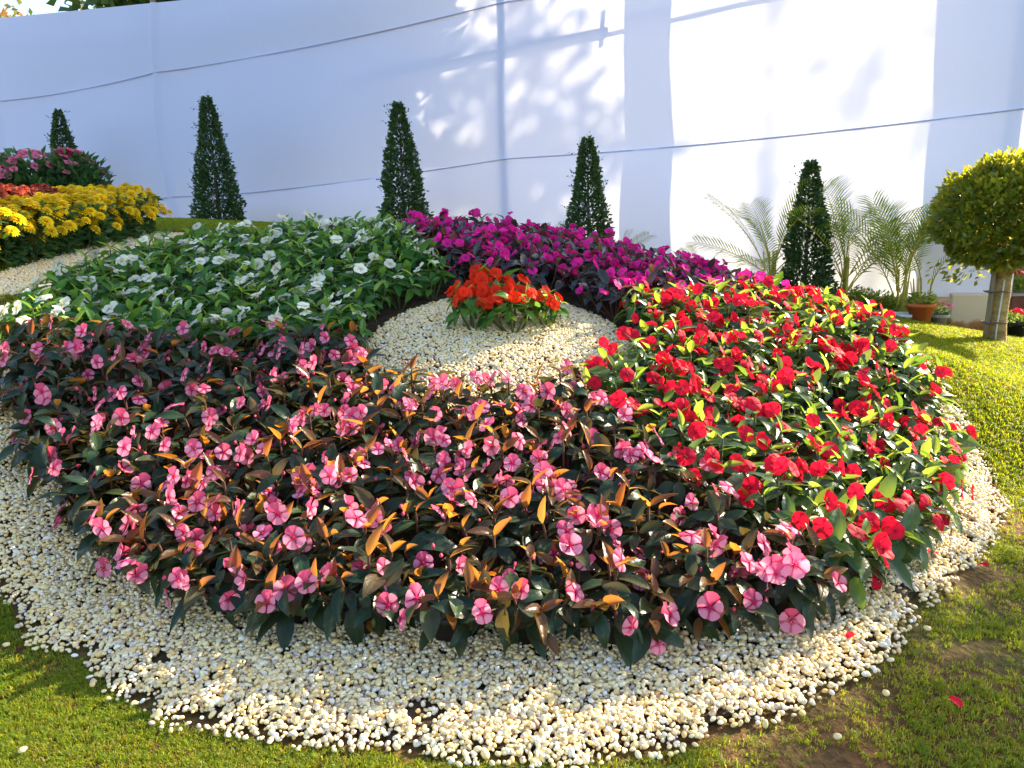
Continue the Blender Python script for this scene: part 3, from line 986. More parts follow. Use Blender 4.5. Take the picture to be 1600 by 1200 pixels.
def tree_crown(seed, R, Hc, n, leaf, clumps=26):
    r = random.Random(seed)
    mb = MB()
    cs = []
    for i in range(clumps):
        v = Vector((r.gauss(0, 1), r.gauss(0, 1), r.gauss(0, 1))).normalized() * r.uniform(.25, 1) ** .5
        cs.append((Vector((v.x * R * .8, v.y * R * .8, v.z * Hc * .8)), r.uniform(.28, .45)))
    pts, dirs = [], []
    for i in range(n):
        c, s = cs[r.randrange(clumps)]
        v = Vector((r.gauss(0, 1), r.gauss(0, 1), r.gauss(0, .8)))
        p = c + v * R * s * .55
        pts.append(p); dirs.append(v.normalized())
    leaf_cards(mb, pts, dirs, leaf, leaf * .6, r, 0, .9)
    return mb, cs
def tree(name, x, y, zc, R, Hc, n, leaf, seed, lab, mat, cat='tree', group=None, crown=None):
    g = terr(x, y)
    t = empty(name, (x, y, g))
    tag(t, lab, cat, group)
    mb, cs = tree_crown(seed, R, Hc, n, leaf)
    mb.build('crown', mat, t, M=Matrix.Translation((0, 0, zc - g)))
    mb = MB()
    hh = zc - g
    mb.tube([(0, 0, -.3), (.05, .02, hh * .4), (-.03, .03, hh * .75), (.02, 0, hh * 1.1)], [.17, .14, .11, .04], 10)
    for c, s in cs[:9]:
        mb.tube([(0, 0, hh * .62), (c.x * .45, c.y * .45, hh * .8 + c.z * .3), (c.x, c.y, hh + c.z)], [.07, .05, .02], 6)
    mb.build('trunk', M['dark_bark'], t)
    return t
bl = ['dense tree shading the cloth between first and second cone topiaries',
      'dense tree shading the cloth behind the second cone topiary', 'dense tree shading the far end of the cloth screen', 'broad tree behind the far left end of the cloth screen']
for i, (x, y, zc) in enumerate([(.3, 13.9, 5.0), (-1.3, 14.6, 5.2), (-3.5, 15.7, 5.4), (-5.8, 17.0, 5.5)]):
    tree('shade_tree', x, y, zc, 2.3, 3.1, 11000, .34, 30 + i, bl[i], M['tree_leaf'], group='trees behind the cloth screen')
tree('autumn_tree', -15.3, 23.5, 6.6, 1.9, 1.6, 3500, .22, 41, 'tree with orange and green leaves above the screen at top left', M['autumn_leaf'])
tree('shade_tree', 11.3, 16.6, 9.3, 1.5, 2.1, 1500, .26, 36, 'tall tree far behind the screen casting soft dapples on the cloth', M['tree_leaf'], group='trees behind the cloth screen')
tree('shade_tree', 24.2, 21.5, 15.8, 2.3, 2.3, 380, .24, 37, 'thin-leaved tall tree far off behind the right half of the screen', M['tree_leaf'], group='trees behind the cloth screen')
tree('shade_tree', 1.9, 13.1, 6.4, 1.35, 2.0, 6000, .30, 38, 'dense tree shading the top of the cloth left of its middle pole', M['tree_leaf'], group='trees behind the cloth screen')
tree('autumn_tree', -11.5, 24.5, 7.2, 1.8, 1.5, 2600, .22, 42, 'sparse leafy tree just topping the screen beside the orange tree', M['autumn_leaf'])
# unseen tree added outside the frame at right so its crown shades the front lawn
tree('shade_tree', 6.3, 4.15, 2.95, .95, 1.05, 4200, .13, 51, 'leafy tree added out of view at right to shade the front lawn', M['tree_leaf'])

# ------------------------------------------------------------------ bedding plants
def leaf_mesh(L, W, bend, fold, mat, wave=0.0, seed=0, name='leaf'):
    S = [0, .1, .28, .5, .72, .88, 1.0]
    U = [-1, -.5, 0, .5, 1]
    mb = MB()
    vs, cs, fs = [], [], []
    for i, s in enumerate(S):
        w = W * .5 * (math.sin(math.pi * min(1, s ** .80)) ** .85 if 0 < s < 1 else (.06 if s == 0 else .0))
        ang = bend * s
        y = L * (math.sin(ang) / bend if abs(bend) > 1e-3 else s)
        z = -L * ((1 - math.cos(ang)) / bend if abs(bend) > 1e-3 else 0)
        for u in U:
            zz = z + fold * abs(u) * w - .25 * fold * u * u * w + wave * W * math.sin(s * 9 + seed + u * 1.3) * abs(u)
            vs.append((u * w, y, zz)); cs.append((s, abs(u), 0, 1))
    for i in range(len(S) - 1):
        for j in range(4):
            q = i * 5 + j
            fs.append((q, q + 1, q + 6, q + 5))
    mb.add(vs, fs, cs)
    return mb.mesh(name, mat)
def leafset(k):
    old = [leaf_mesh(.118, .054, .9, .45, M[k], .05, 1), leaf_mesh(.104, .048, 1.25, .35, M[k], .06, 2), leaf_mesh(.124, .052, .6, .5, M[k], .04, 3), leaf_mesh(.095, .046, .3, .3, M[k], .05, 4)]
    yng = [leaf_mesh(.088, .034, .5, .7, M[k + '_young'], .03, 5), leaf_mesh(.075, .030, .8, .6, M[k + '_young'], .03, 6), leaf_mesh(.098, .038, .25, .7, M[k + '_young'], .03, 7)]
    return old, yng
LEAVES = {s: leafset('leaf_' + s) for s in ('pink', 'red', 'mag', 'white')}

def flower_mesh(mat, span, lift, notch, cup, seed, narrow=1.0, name='flower'):
    """five petals, radius 1 (scaled on placing), facing +Z"""
    r = random.Random(seed)
    mb = MB()
    NR, NA = 4, 5
    for k in range(5):
        a0 = 2 * math.pi * k / 5 + r.uniform(-.05, .05) + math.pi / 2
        sc = r.uniform(.92, 1.06) * (1.12 if k == 0 else 1)
        tilt = cup + r.uniform(-.25, .25)
        vs, cs, fs = [], [], []
        for i in range(NR + 1):
            s = i / NR
            for j in range(NA):
                v = -1 + 2 * j / (NA - 1)
                rad = (.06 + .94 * s) * sc * (1 - .16 * v * v * s - notch * (1 - abs(v)) * s ** 3)
                wid = span * .5 * (.55 + .45 * math.sin(math.pi * .5 * min(1, s * 1.25))) * narrow
                a = a0 + v * wid
                tilt_ = tilt + .10 * math.sin(7 * v + 3 * k + seed)
                z = tilt_ * rad * rad * .55 + .035 * math.sin(9 * v + seed + 2 * k) * s * s + lift * (k % 3) * .03 + .06 * math.sin(v * 3 + k) * s - .10 * s * v * v + .02
                vs.append((rad * math.cos(a), rad * math.sin(a), z))
                cs.append((s, max(abs(v), 0), 1.0 if k == 0 else 0.0, 1))
        for i in range(NR):
            for j in range(NA - 1):
                q = i * NA + j
                fs.append((q, q + 1, q + NA + 1, q + NA))
        mb.add(vs, fs, cs)
    mb.lathe([(.10, .0), (.09, .10), (.0, .14)], 6)
    for i in range(18):
        mb.c[-1 - i] = (0, 0, 0, 1)
    return mb.mesh(name, mat)
FLOWERS = {
    'pink': [flower_mesh(M['pink'], 1.34, 1, .07, c, s, .95) for s, c in ((1, .1), (2, .45), (3, -.30), (4, .2), (21, -.55), (22, .9), (23, .0))],
    'red': [flower_mesh(M['red'], 1.6, 1, .10, c, s) for s, c in ((5, .0), (6, .4), (7, -.45), (8, .15), (25, .8), (26, -.7))],
    'mag': [flower_mesh(M['magenta'], 1.55, 1, .10, c, s) for s, c in ((9, .0), (10, .4), (11, -.45), (27, .8))],
    'white': [flower_mesh(M['white'], 1.45, 1.1, .13, c, s, .97) for s, c in ((12, .0), (13, .22), (14, -.35), (18, -.15))],
    'orange': [flower_mesh(M['orange'], 1.55, 1, .10, c, s) for s, c in ((15, .0), (16, .3), (17, -.3))],
}
bud_mb = MB(); bud_mb.lathe([(0, -1.3), (.5, -.9), (.9, 0), (.6, .9), (0, 1.3)], 8)
BUD = bud_mb.mesh('bud', M['bud_pink'])
pot_mb = MB(); pot_mb.lathe([(.0, -.02), (.075, -.02), (.098, .11), (.106, .11), (.106, .135), (.096, .135), (.090, .10), (0, .10)], 18)
POT = pot_mb.mesh('pot', M['pot'])

def frame_from(d, up):
    d = d.normalized()
    s = d.cross(up)
    if s.length < 1e-4:
        s = d.cross(Vector((1, 0, 0)))
    s.normalize()
    n_ = s.cross(d).normalized()
    m = Matrix.Identity(4)
    for i in range(3):
        m[i][0], m[i][1], m[i][2] = s[i], d[i], n_[i]
    return m

def frame_z(z):
    z = z.normalized()
    x = Vector((0, 0, 1)).cross(z)
    if x.length < 1e-3:
        x = Vector((1, 0, 0))
    x.normalize()
    y = z.cross(x)
    m = Matrix.Identity(4)
    for i in range(3):
        m[i][0], m[i][1], m[i][2] = x[i], y[i], z[i]
    return m

def impatiens(loc, kind, r, label, group, nfl, outward=None, R=.165, H=.235, nsh=7, pot=False, skirt=0, low=0, fsize=.037, fl=None, buds=2, young=.45, name='impatiens_plant'):
    t = empty(name, loc)
    tag(t, label, 'flower', group)
    old, yng = LEAVES[kind]
    stem = MB()
    a0 = r.uniform(0, 6.28)
    tips = []
    for i in range(nsh):
        if i == 0:
            q, a = .1, r.uniform(0, 6.28)
        else:
            q, a = r.uniform(.55, 1.0), a0 + 2 * math.pi * i / (nsh - 1) + r.uniform(-.3, .3)
        hz = H * (1 - .42 * q * q) * r.uniform(.88, 1.12)
        tip = Vector((R * q * math.cos(a), R * q * math.sin(a), hz))
        d = Vector((math.cos(a) * q * .75, math.sin(a) * q * .75, 1)).normalized()
        tips.append((tip, d, a))
        stem.tube([(0.2 * tip.x, .2 * tip.y, 0), (tip.x * .7, tip.y * .7, hz * .5), tip], [.007, .006, .004], 5, cap=False)
        e1 = d.orthogonal().normalized(); e2 = d.cross(e1)
        ph = r.uniform(0, 6.28)
        no = 4
        for k in range(no):
            b = ph + k * 2.4 + r.uniform(-.3, .3)
            side = e1 * math.cos(b) + e2 * math.sin(b)
            el = r.uniform(-.15, .45)
            dd = side * math.cos(el) + d * math.sin(el)
            base = tip - d * r.uniform(.02, .06) + side * .008
            m = Matrix.Translation(base) @ frame_from(dd, d) @ Matrix.Rotation(r.uniform(-.35, .35), 4, 'Y') @ Matrix.Scale(r.uniform(.8, 1.12), 4)
            put('leaf', r.choice(old), t, m)
        ny = 2 if r.random() < young + .2 else 1
        for k in range(ny):
            b = ph + 1.2 + k * 2.7 + r.uniform(-.3, .3)
            side = e1 * math.cos(b) + e2 * math.sin(b)
            el = r.uniform(.5, 1.05)
            dd = side * math.cos(el) + d * math.sin(el)
            m = Matrix.Translation(tip) @ frame_from(dd, d) @ Matrix.Scale(r.uniform(.8, 1.15), 4)
            put('leaf', r.choice(yng if r.random() < young + .3 else old), t, m)
    for k in range(skirt):                                # drooping leaves on the open side
        a = math.atan2(outward.y, outward.x) + r.uniform(-1.3, 1.3)
        o_ = Vector((math.cos(a), math.sin(a), 0))
        base = o_ * R * r.uniform(.5, .95) + Vector((0, 0, H * r.uniform(.30, .85)))
        dd = (o_ + Vector((r.gauss(0, .45), r.gauss(0, .45), r.choice([-1, -.6, -.3, 0, .25]) + r.uniform(-.15, .2)))).normalized()
        m = Matrix.Translation(base) @ frame_from(dd, o_ * .3 + Vector((0, 0, 1))) @ Matrix.Rotation(r.uniform(-.7, .7), 4, 'Y') @ Matrix.Scale(r.uniform(.65, 1.2), 4)
        put('leaf', r.choice(old if r.random() < .85 else yng), t, m)
    fl = fl or FLOWERS[kind]
    for k in range(low):                                  # blooms on the open flank
        a = math.atan2(outward.y, outward.x) + r.uniform(-1.0, 1.0)
        o_ = Vector((math.cos(a), math.sin(a), 0))
        p = o_ * R * r.uniform(1.0, 1.35) + Vector((0, 0, H * r.uniform(.28, .95)))
        n_ = o_ + Vector((r.gauss(0, .35), r.gauss(0, .35), r.uniform(-.1, .7)))
        put('flower', r.choice(fl), t, Matrix.Translation(p) @ frame_z(n_) @ Matrix.Rotation(r.uniform(-.6, .6), 4, 'Z') @ Matrix.Scale(fsize * r.uniform(.8, 1.1), 4))
        stem.tube([o_ * R * .5 + Vector((0, 0, p.z * .8)), p * .9 + Vector((0, 0, .01)), p - n_.normalized() * .006], [.0024] * 3, 4, cap=False)
    for k in range(nfl):
        tip, d, a = tips[r.randrange(nsh)] if nfl < nsh * 2 else tips[k % nsh]
        p = tip + Vector((r.gauss(0, .035), r.gauss(0, .035), r.uniform(.012, .05)))
        n_ = Vector((p.x * 3.2, p.y * 3.2, .55)) + Vector((r.gauss(0, .45), r.gauss(0, .45), r.gauss(0, .22)))
        if outward is not None:
            n_ += Vector((outward.x, outward.y, 0)) * .35
        n_ += Vector((0, -.22, .5 if kind == 'white' else 0))
        m = Matrix.Translation(p) @ frame_z(n_) @ Matrix.Rotation(r.uniform(-.6, .6), 4, 'Z') @ Matrix.Scale(fsize * r.uniform(.82, 1.15), 4)
        put('flower', r.choice(fl), t, m)
        stem.tube([tip - d * .03, (tip + p) / 2 + Vector((0, 0, .005)), p - n_.normalized() * .004], [.0022] * 3, 4, cap=False)
    for k in range(buds):
        tip, d, a = tips[r.randrange(nsh)]
        p = tip + Vector((r.gauss(0, .04), r.gauss(0, .04), r.uniform(0, .03)))
        put('bud', BUD, t, Matrix.Translation(p) @ Matrix.Rotation(r.uniform(0, 3), 4, 'X') @ Matrix.Scale(r.uniform(.006, .009), 4))
    stem.build('stem', M['stem_red'] if kind in ('pink', 'mag') else M['stem'], t)
    if pot:
        put('pot', POT, t, Matrix.Translation((0, 0, -.03)))
    return t

ORD = ['first', 'second', 'third', 'fourth', 'fifth', 'sixth', 'seventh', 'eighth', 'ninth', 'tenth', 'eleventh', 'twelfth', 'thirteenth', 'fourteenth']
SECT = [  # start, end (degrees clockwise from straight back), kind, wording, neighbours
    (-98, -22, 'white', 'white impatiens', 'pink', 'magenta'),
    (-22, 67, 'mag', 'magenta impatiens', 'white', 'red'),
    (67, 153, 'red', 'red impatiens', 'magenta', 'pink'),
    (153, 262, 'pink', 'pink impatiens', 'red', 'white'),
]
def row_name(k, n):
    if k == 0: return 'innermost row round the pebble mound'
    if k == n - 1: return 'outermost row at the edge of the bed'
    if k < n / 2: return f'{ORD[k]} row from the pebble mound'
    return f'{ORD[n - 1 - k]} row from the outer edge'
r = random.Random(99)
n_plants = 0
for (a0, a1, kind, words_, nb0, nb1) in SECT:
    mean_r = float(np.mean(bed_r(np.radians(np.linspace(a0, a1, 20)))))
    nrow = round((mean_r - .97) / .255) + 1
    for ri in range(nrow):
        rowname = row_name(ri, nrow)
        rad0 = .90 + (mean_r - .05 - .90) * ri / (nrow - 1)
        arc = R_(a1 - a0) * rad0
        n = max(2, round(arc / .258))
        for i in range(n):
            a = R_(a0) + R_(a1 - a0) * (i + .5) / n + r.uniform(-.02, .02) / rad0
            q = .90 + (float(bed_r(a)) - .05 - .90) * ri / (nrow - 1) + r.uniform(-.03, .03)
            x, y = BED.x + q * math.sin(a), BED.y + q * math.cos(a)
            z = terr(x, y) + .0
            j = i if i < n / 2 else n - 1 - i
            nb = nb0 if i < n / 2 else nb1
            lab = f'{words_}, {ORD[j]} plant from the {nb} section, {rowname}'
            nf = {'white': r.choice([3, 3, 4, 5, 6]), 'mag': r.choice([8, 10, 11, 12, 14]), 'red': r.choice([5, 7, 9, 10, 13]), 'pink': r.choice([4, 5, 6, 7, 10])}[kind]
            out = Vector((math.sin(a), math.cos(a)))
            edge = ri == nrow - 1
            front = math.cos(a) < .35
            impatiens((x, y, z), kind, r, lab, f'{words_} plants of the round bed', nf, out, pot=edge and front,
                      nsh=11 if edge and front else 9, low=(r.choice([1, 2, 3, 3]) if edge and front else 0), skirt=(14 if edge and front else (3 if ri == 0 and math.cos(a) > -.2 else 0)), H=.225 if edge else .24,
                      fsize=.047 if kind == 'white' else .037, buds=4 if kind == 'pink' else (1 if kind == 'red' else 0), young={'pink': .52 if 160 < math.degrees(a) % 360 < 222 else .12, 'red': .5, 'mag': .3, 'white': .35}[kind])
            n_plants += 1
print('plants', n_plants)

# orange impatiens on the pebble mound
LEAVES['orange'] = (LEAVES['white'][0] , LEAVES['red'][1])
for (px, py, Y, nf, rs, lab, sz) in [(738, 488, 4.30, 26, .17, 'orange impatiens at one end of the mound clump, nearest the white flowers', 1.0),
                                 (800, 492, 4.22, 24, .17, 'orange impatiens in the middle of the clump on the pebble mound', 1.05),
                                 (775, 475, 4.45, 30, .18, 'orange impatiens at the back of the clump, its blooms topmost', 1.15),
                                 (852, 487, 4.32, 20, .15, 'orange impatiens at the sunlit end of the mound clump, nearest the red flowers', .85)]:
    p = at(px, py, Y)
    z = terr(p.x, p.y) + float(hub_np(np.array([p.x]), np.array([p.y]))[0]) - .01
    o = impatiens((p.x, p.y, z), 'orange', r, lab, 'orange impatiens on the pebble mound', nf, Vector((0, -1)), R=rs * .95, H=.24, nsh=8, skirt=12, fsize=.036, fl=FLOWERS['orange'], buds=1)
    o.scale = (sz, sz, sz)

# ------------------------------------------------------------------ chrysanthemum bed at the left
def mum_head(mat, seed):
    rr_ = random.Random(seed)
    mb = MB()
    for ring, (nn, rad, up, ln) in enumerate([(14, .25, -.15, .75), (13, .22, .25, .68), (11, .16, .65, .55), (7, .06, 1.1, .42)]):
        for k in range(nn):
            a = 2 * math.pi * k / nn + ring * .5 + rr_.uniform(-.1, .1)
            o_ = Vector((math.cos(a), math.sin(a), 0)); s = Vector((-math.sin(a), math.cos(a), 0))
            d = (o_ + Vector((0, 0, up))).normalized()
            p0 = o_ * rad + Vector((0, 0, .15 + .12 * ring)); p1 = p0 + d * ln * .6 + Vector((0, 0, .03)); p2 = p0 + d * ln * rr_.uniform(.9, 1.1) + Vector((0, 0, -.08))
            w = .15
            mb.add([p0 - s * w * .5, p0 + s * w * .5, p1 + s * w, p1 - s * w, p2], [(0, 1, 2, 3), (3, 2, 4)],
                   [(.1, 0, 0, 1), (.1, 0, 0, 1), (.6, .4, 0, 1), (.6, .4, 0, 1), (1, .8, 0, 1)])
    return mb.mesh('flower_head', mat)
MUM_Y = [mum_head(M['mum_yellow'], s) for s in range(3)]
MUM_R = [mum_head(M['mum_red'], s + 5) for s in range(2)]
def mum_foliage(seed):
    rr_ = random.Random(seed)
    mb = MB()
    pts, dirs = [], []
    for i in range(420):
        a = rr_.uniform(0, 6.28); q = math.sqrt(rr_.random()); z = rr_.uniform(.02, .36)
        rad = .24 * (.55 + .45 * z / .36) * (.5 + .5 * q)
        pts.append((rad * math.cos(a), rad * math.sin(a), z)); dirs.append((math.cos(a), math.sin(a), .1))
    leaf_cards(mb, pts, dirs, .075, .036, rr_, 0, .7)
    return mb.mesh('foliage', M['mum_leaf'])
MUM_F = [mum_foliage(s) for s in range(3)]
def mum_plant(x, y, z, heads, nh, r, lab, grp, sz=1.0):
    t = empty('chrysanthemum_plant', (x, y, z), r.uniform(0, 6.28))
    t.scale = (sz,) * 3
    tag(t, lab, 'flower', grp)
    put('foliage', r.choice(MUM_F), t)
    for i in range(nh):
        a = 2.39996 * i + r.uniform(-.2, .2); q = math.sqrt((i + .5) / nh)
        p = Vector((.31 * q * math.cos(a), .31 * q * math.sin(a), .42 - .24 * q * q * q + r.uniform(-.02, .025)))
        n_ = Vector((p.x * 2.2, p.y * 2.2, .8 + r.uniform(-.2, .2)))
        put('flower_head', r.choice(heads), t, Matrix.Translation(p) @ frame_z(n_) @ Matrix.Rotation(r.uniform(0, 6), 4, 'Z') @ Matrix.Scale(.054 * r.uniform(.85, 1.2), 4))
    mb = MB()
    for i in range(8):
        a = i * .8
        mb.tube([(0, 0, -.35), (.10 * math.cos(a), .10 * math.sin(a), .2), (.2 * math.cos(a), .2 * math.sin(a), .33)], [.006, .005, .003], 4, cap=False)
    mb.build('stem', M['stem'], t)
# rows follow the pebble path; columns step away from it
base = [hit(10, 432), hit(75, 415), hit(140, 398), hit(195, 382), hit(232, 372)]
def along(s):
    f = s * (len(base) - 1); i = min(int(f), len(base) - 2)
    return base[i].lerp(base[i + 1], f - i)
away = Vector((-.93, .36, 0))
mr_ = random.Random(3)
rowsn = ['front row by the pebble path', 'second row from the pebble path', 'third row from the pebble path', 'fourth row from the pebble path', 'back row of the yellow bed']
for row in range(5):
    nn = 8
    for i in range(nn):
        s = -.06 + 1.06 * i / (nn - 1)
        p = along(max(0, min(1, s))) + away * (.17 + .36 * row)
        if s < 0:
            p += (base[0] - base[1]).normalized() * .3
        x, y = p.x + mr_.uniform(-.05, .05), p.y + mr_.uniform(-.05, .05)
        z = terr(x, y)
        pj = project((x, y, z + .4))
        if pj is None or pj[0] < -130:
            continue
        red = row in (1, 2) and i in (2, 3, 4)
        z += (.06 if red else 0) - .035 * row
        if red:
            lab = f'rust red chrysanthemum, {ORD[i]} plant from the lawn edge, {rowsn[row]}'
        else:
            lab = f'yellow chrysanthemum, {ORD[nn - 1 - i]} plant from the far end, {rowsn[row]}'
        if red:
            lab = f'rust red chrysanthemum, {ORD[nn - 1 - i]} plant from the far end, {rowsn[row]}'
        mum_plant(x, y, z, MUM_R if red else MUM_Y, 48, mr_, lab, 'rust red chrysanthemum plants' if red else 'yellow chrysanthemum plants', 1.0)

# pink flowering shrubs behind the yellow bed
def bush_mesh(seed, R, H, n, leaf, mat, low=.05):
    rr_ = random.Random(seed)
    mb = MB(); pts, dirs = [], []
    for i in range(n):
        a = rr_.uniform(0, 6.28); v = rr_.uniform(0, 1)
        q = rr_.uniform(.55, 1.0)
        el = math.asin(v)
        k = 1 + .15 * mnoise.noise((math.cos(a) * 2, math.sin(a) * 2, v * 3 + seed))
        pts.append((R * q * k * math.cos(el * .9) * math.cos(a), R * q * k * math.cos(el * .9) * math.sin(a), low + H * k * v * q)); dirs.append((math.cos(a), math.sin(a), .5))
    leaf_cards(mb, pts, dirs, leaf, leaf * .4, rr_, 0, .7)
    return mb.mesh('foliage', mat)
BUSH = [bush_mesh(s, .36, .52, 700, .13, M['mum_leaf']) for s in (1, 2)]
pk = [flower_mesh(petal_mat('petal_soft_pink', (.65, .05, .14), (.85, .22, .32), (.75, .12, .22)), 1.5, 1, .08, .2, 31)]
for i, (px, py, Y, lab) in enumerate([(-20, 246, 8.6, 'pink-flowered bush behind the yellow bed, nearest the left edge'), (48, 242, 8.8, 'pink-flowered bush in the middle behind the yellow bed'), (108, 240, 9.0, 'pink-flowered bush with trailing leaves just before the hidden topiary')]):
    p = at(px, py, Y)
    t = empty('flowering_bush', (p.x, p.y, p.z - .55), i * 1.3)
    tag(t, lab, 'bush', 'pink-flowered bushes behind the yellow bed')
    put('foliage', BUSH[i % 2], t)
    for k in range(60):
        a = mr_.uniform(0, 6.28); q = mr_.uniform(.1, 1)
        pp = Vector((.34 * q * math.cos(a), .34 * q * math.sin(a), .56 * math.sqrt(1 - .75 * q * q) + .03))
        put('flower', pk[0], t, Matrix.Translation(pp) @ frame_z(Vector((pp.x, pp.y - .2, .35))) @ Matrix.Scale(mr_.uniform(.045, .062), 4))
    mb = MB()
    for k in range(6):
        mb.tube([(0, 0, -.25), (.12 * math.cos(k), .12 * math.sin(k), .2), (.22 * math.cos(k), .22 * math.sin(k), .4)], [.01, .008, .004], 5, cap=False)
    mb.build('stem', M['stem'], t)

# ------------------------------------------------------------------ pots and low plants at the right end of the screen
def pot_mesh(r0, r1, h, mat, rim=.012):
    mb = MB()
    mb.lathe([(0, 0), (r0, 0), (r1, h - .03), (r1 + rim, h - .03), (r1 + rim, h), (r1 - .006, h), (r1 - .012, h - .04), (0, h - .04)], 24)
    return mb.mesh('pot', mat)
def potted(name, px, py, Y, pm, h, bush, lab, cat='plant pot', flowers=None, sz=1.0, grp=None):
    p = at(px, py, Y)
    z = terr(p.x, p.y)
    t = empty(name, (p.x, p.y, z))
    t.scale = (sz,) * 3
    tag(t, lab, cat, grp)
    put('pot', pm, t)
    if bush:
        put('foliage', bush, t, Matrix.Translation((0, 0, h - .05)))
    if flowers:
        rr_ = random.Random(int(px))
        for k in range(14):
            a = rr_.uniform(0, 6.28); q = rr_.uniform(.1, 1)
            pp = Vector((.11 * q * math.cos(a), .11 * q * math.sin(a), h + .12 - .05 * q))
            put('flower', flowers, t, Matrix.Translation(pp) @ frame_z(Vector((pp.x * 3, pp.y * 3 - .3, .4))) @ Matrix.Scale(.022, 4))
small_bush = bush_mesh(5, .12, .16, 240, .05, M['shrub_leaf'], 0)
wide_bush = bush_mesh(6, .17, .20, 420, .05, M['shrub_leaf'], 0)
potted('flower_pot', 1437, 508, 6.75, pot_mesh(.075, .115, .17, M['terracotta']), .17, small_bush, 'orange terracotta pot with low green plant under the screen edge')
potted('flower_pot', 1466, 512, 6.8, pot_mesh(.05, .075, .10, M['grey_pot']), .10, bush_mesh(8, .08, .09, 120, .035, M['mum_leaf'], 0), 'small grey pot of pale pink flowers beside the masonry pier', flowers=pk[0])
potted('planter_bowl', 1412, 499, 6.85, pot_mesh(.07, .12, .045, M['white_glaze'], .004), .045, None, 'shallow white bowl lying on the grass by the terracotta pot', 'bowl')
for i, (px, py, Y, lab) in enumerate([(1322, 482, 7.35, 'low yellow-green plant under the screen nearest the cone topiary'), (1345, 484, 7.35, 'low yellow-green plant under the screen before the bushy palm'),
                                      (1372, 487, 7.3, 'low leafy plant growing left of the yellow palm canes'), (1398, 490, 7.25, 'low leafy plant growing right of the yellow palm canes'), (1425, 490, 7.5, 'low leafy plant in the gap behind the terracotta pot'), (1455, 494, 7.7, 'low leafy plant in the dark gap beside the pier')]):
    p = at(px, py, Y)
    t = empty('low_plant', (p.x, p.y, terr(p.x, p.y)), i)
    tag(t, lab, 'plant', 'low green plants under the screen')
    put('foliage', wide_bush, t)
# beyond the right end of the screen
gb = empty('planter_wall', at(1600, 478, 7.75).to_tuple())
gb.location.z = terr(gb.location.x, gb.location.y)
tag(gb, 'low dark red brick planter beyond the screen at far right', 'planter', kind='thing')
mb = MB(); mb.box((.98, .2, .15), (2.2, .4, .34)); w_ = mb.build('wall', noise_mat('planter_red', [(.3, (.10, .03, .02)), (.7, (.20, .07, .04))], 7), gb, smooth=False)
mb = MB(); mb.box((.98, .2, .335), (2.26, .46, .03)); mb.build('coping', noise_mat('planter_coping', [(.3, (.3, .25, .2)), (.7, (.42, .36, .3))], 7), gb, smooth=False)
rf = [flower_mesh(M['red'], 1.5, 1, .08, .2, 33)]
for i, (px, Y, lab) in enumerate([(1588, 7.75, 'red-flowered plant on the far brick planter nearest the ficus trunk'), (1608, 7.7, 'red-flowered plant on the far brick planter at the photo edge')]):
    p = at(px, 470, Y)
    t = empty('planter_flower', (p.x, p.y + .15, gb.location.z + .35))
    tag(t, lab, 'flower', 'red-flowered plants on the far planter')
    put('foliage', wide_bush, t)
    for k in range(9):
        a = mr_.uniform(0, 6.28); q = mr_.uniform(.1, 1)
        pp = Vector((.16 * q * math.cos(a), .16 * q * math.sin(a), .2))
        put('flower', rf[0], t, Matrix.Translation(pp) @ frame_z(Vector((pp.x, pp.y - .2, .3))) @ Matrix.Scale(.035, 4))
potted('flower_pot', 1588, 515, 6.9, pot_mesh(.07, .10, .15, M['pot']), .15, small_bush, 'black round pot with low plant just behind the ficus trunk', flowers=rf[0])
# hedge closing the view beyond the screen's right end
hb = random.Random(77)
for i in range(5):
    x, y = 7.6 + 1.5 * i, 12.5 + .4 * i
    mbh = bush_mesh(60 + i, 1.0, 1.9, 1500, .16, M['shrub_leaf'])
    t = empty('hedge_shrub', (x, y, terr(x, y)))
    tag(t, f'tall green shrub beyond the right end of the screen, {ORD[i]} from it', 'shrub', 'shrubs beyond the screen')
    put('foliage', mbh, t)
    mb = MB(); mb.tube([(0, 0, -.1), (0, 0, 1.2)], [.06, .03], 7); mb.build('stem', M['dark_bark'], t)

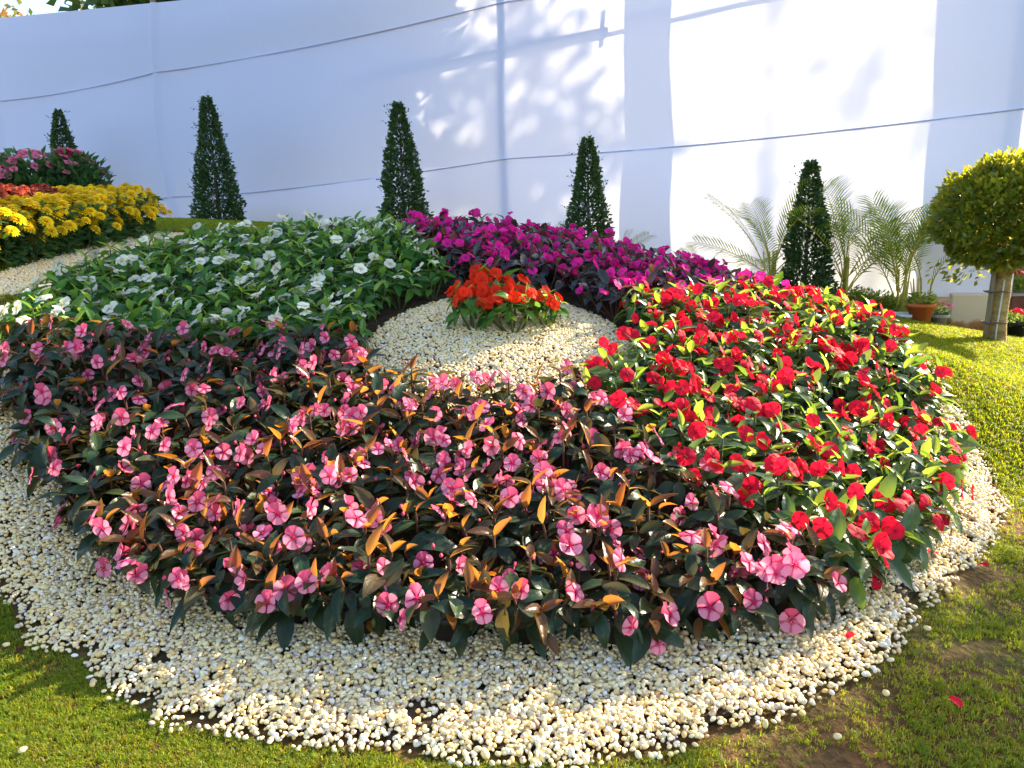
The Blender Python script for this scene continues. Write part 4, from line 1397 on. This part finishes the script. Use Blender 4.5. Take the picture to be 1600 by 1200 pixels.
# ------------------------------------------------------------------ fallen petals and stray pebbles
def petal_mesh(mat):
    mb = MB(); vs = []
    for i in range(5):
        s = i / 4
        for j in range(4):
            v = -1 + 2 * j / 3
            w = .5 * math.sin(math.pi * (.12 + .8 * s)) ** .7
            vs.append((v * w, s * 1.2 - .6, .18 * (v * v) + .12 * math.sin(s * 4)))
    fs = [(i * 4 + j, i * 4 + j + 1, i * 4 + j + 5, i * 4 + j + 4) for i in range(4) for j in range(3)]
    mb.add(vs, fs, [(.7, 0, 0, 1)] * len(vs))
    return mb.mesh('fallen_petal', mat)
PET = petal_mesh(M['red'])
FP = [(1440, 868, .034, 'fallen red petal on the pebbles, nearest the red plants'), (1455, 877, .040, 'larger fallen red petal on the pebbles beside a smaller one'), (1534, 902, .040, 'fallen red petal on the outer rim of the pebble ring'),
      (1328, 1012, .030, 'fallen red petal in the front right pebbles'), (1489, 1122, .036, 'fallen pinkish red petal on the worn front lawn'), (880, 556, .028, 'tiny fallen red petal on the pebble mound')]
for i, (px, py, s, lab) in enumerate(FP):
    p = hit(px, py)
    zz = p.z + .034
    if i == 5:
        d = ray(px, py); p = at(px, py, 3.78); zz = terr(p.x, p.y) + float(hub_np(np.array([p.x]), np.array([p.y]))[0]) + .028
    o = put('fallen_petal', PET, None, Matrix.Translation((p.x, p.y, zz)) @ Matrix.Rotation(i * 1.7, 4, 'Z') @ Matrix.Rotation(.35, 4, 'X') @ Matrix.Scale(s * .78, 4))
    tag(o, lab, 'petal', 'fallen red petals')
for i, (px, py, lab) in enumerate([(12, 1018, 'stray white pebble on the grass by the left edge'), (38, 1185, 'stray white pebble on the grass in the bottom left corner'), (30, 990, 'stray white pebble on the grass just off the ring at left'),
                                   (1308, 1162, 'stray white pebble on the worn grass at bottom right'), (1383, 1098, 'stray white pebble off the ring at right front'), (1448, 995, 'stray white pebble beside the ring below the fallen petal')]):
    p = hit(px, py)
    o = put('pebble', pebble_meshes[i], None, Matrix.Translation((p.x, p.y, p.z + .014)) @ Matrix.Rotation(i * 1.1, 4, 'Z') @ Matrix.Scale(.0115, 4))
    tag(o, lab, 'pebble', 'stray pebbles on the grass')
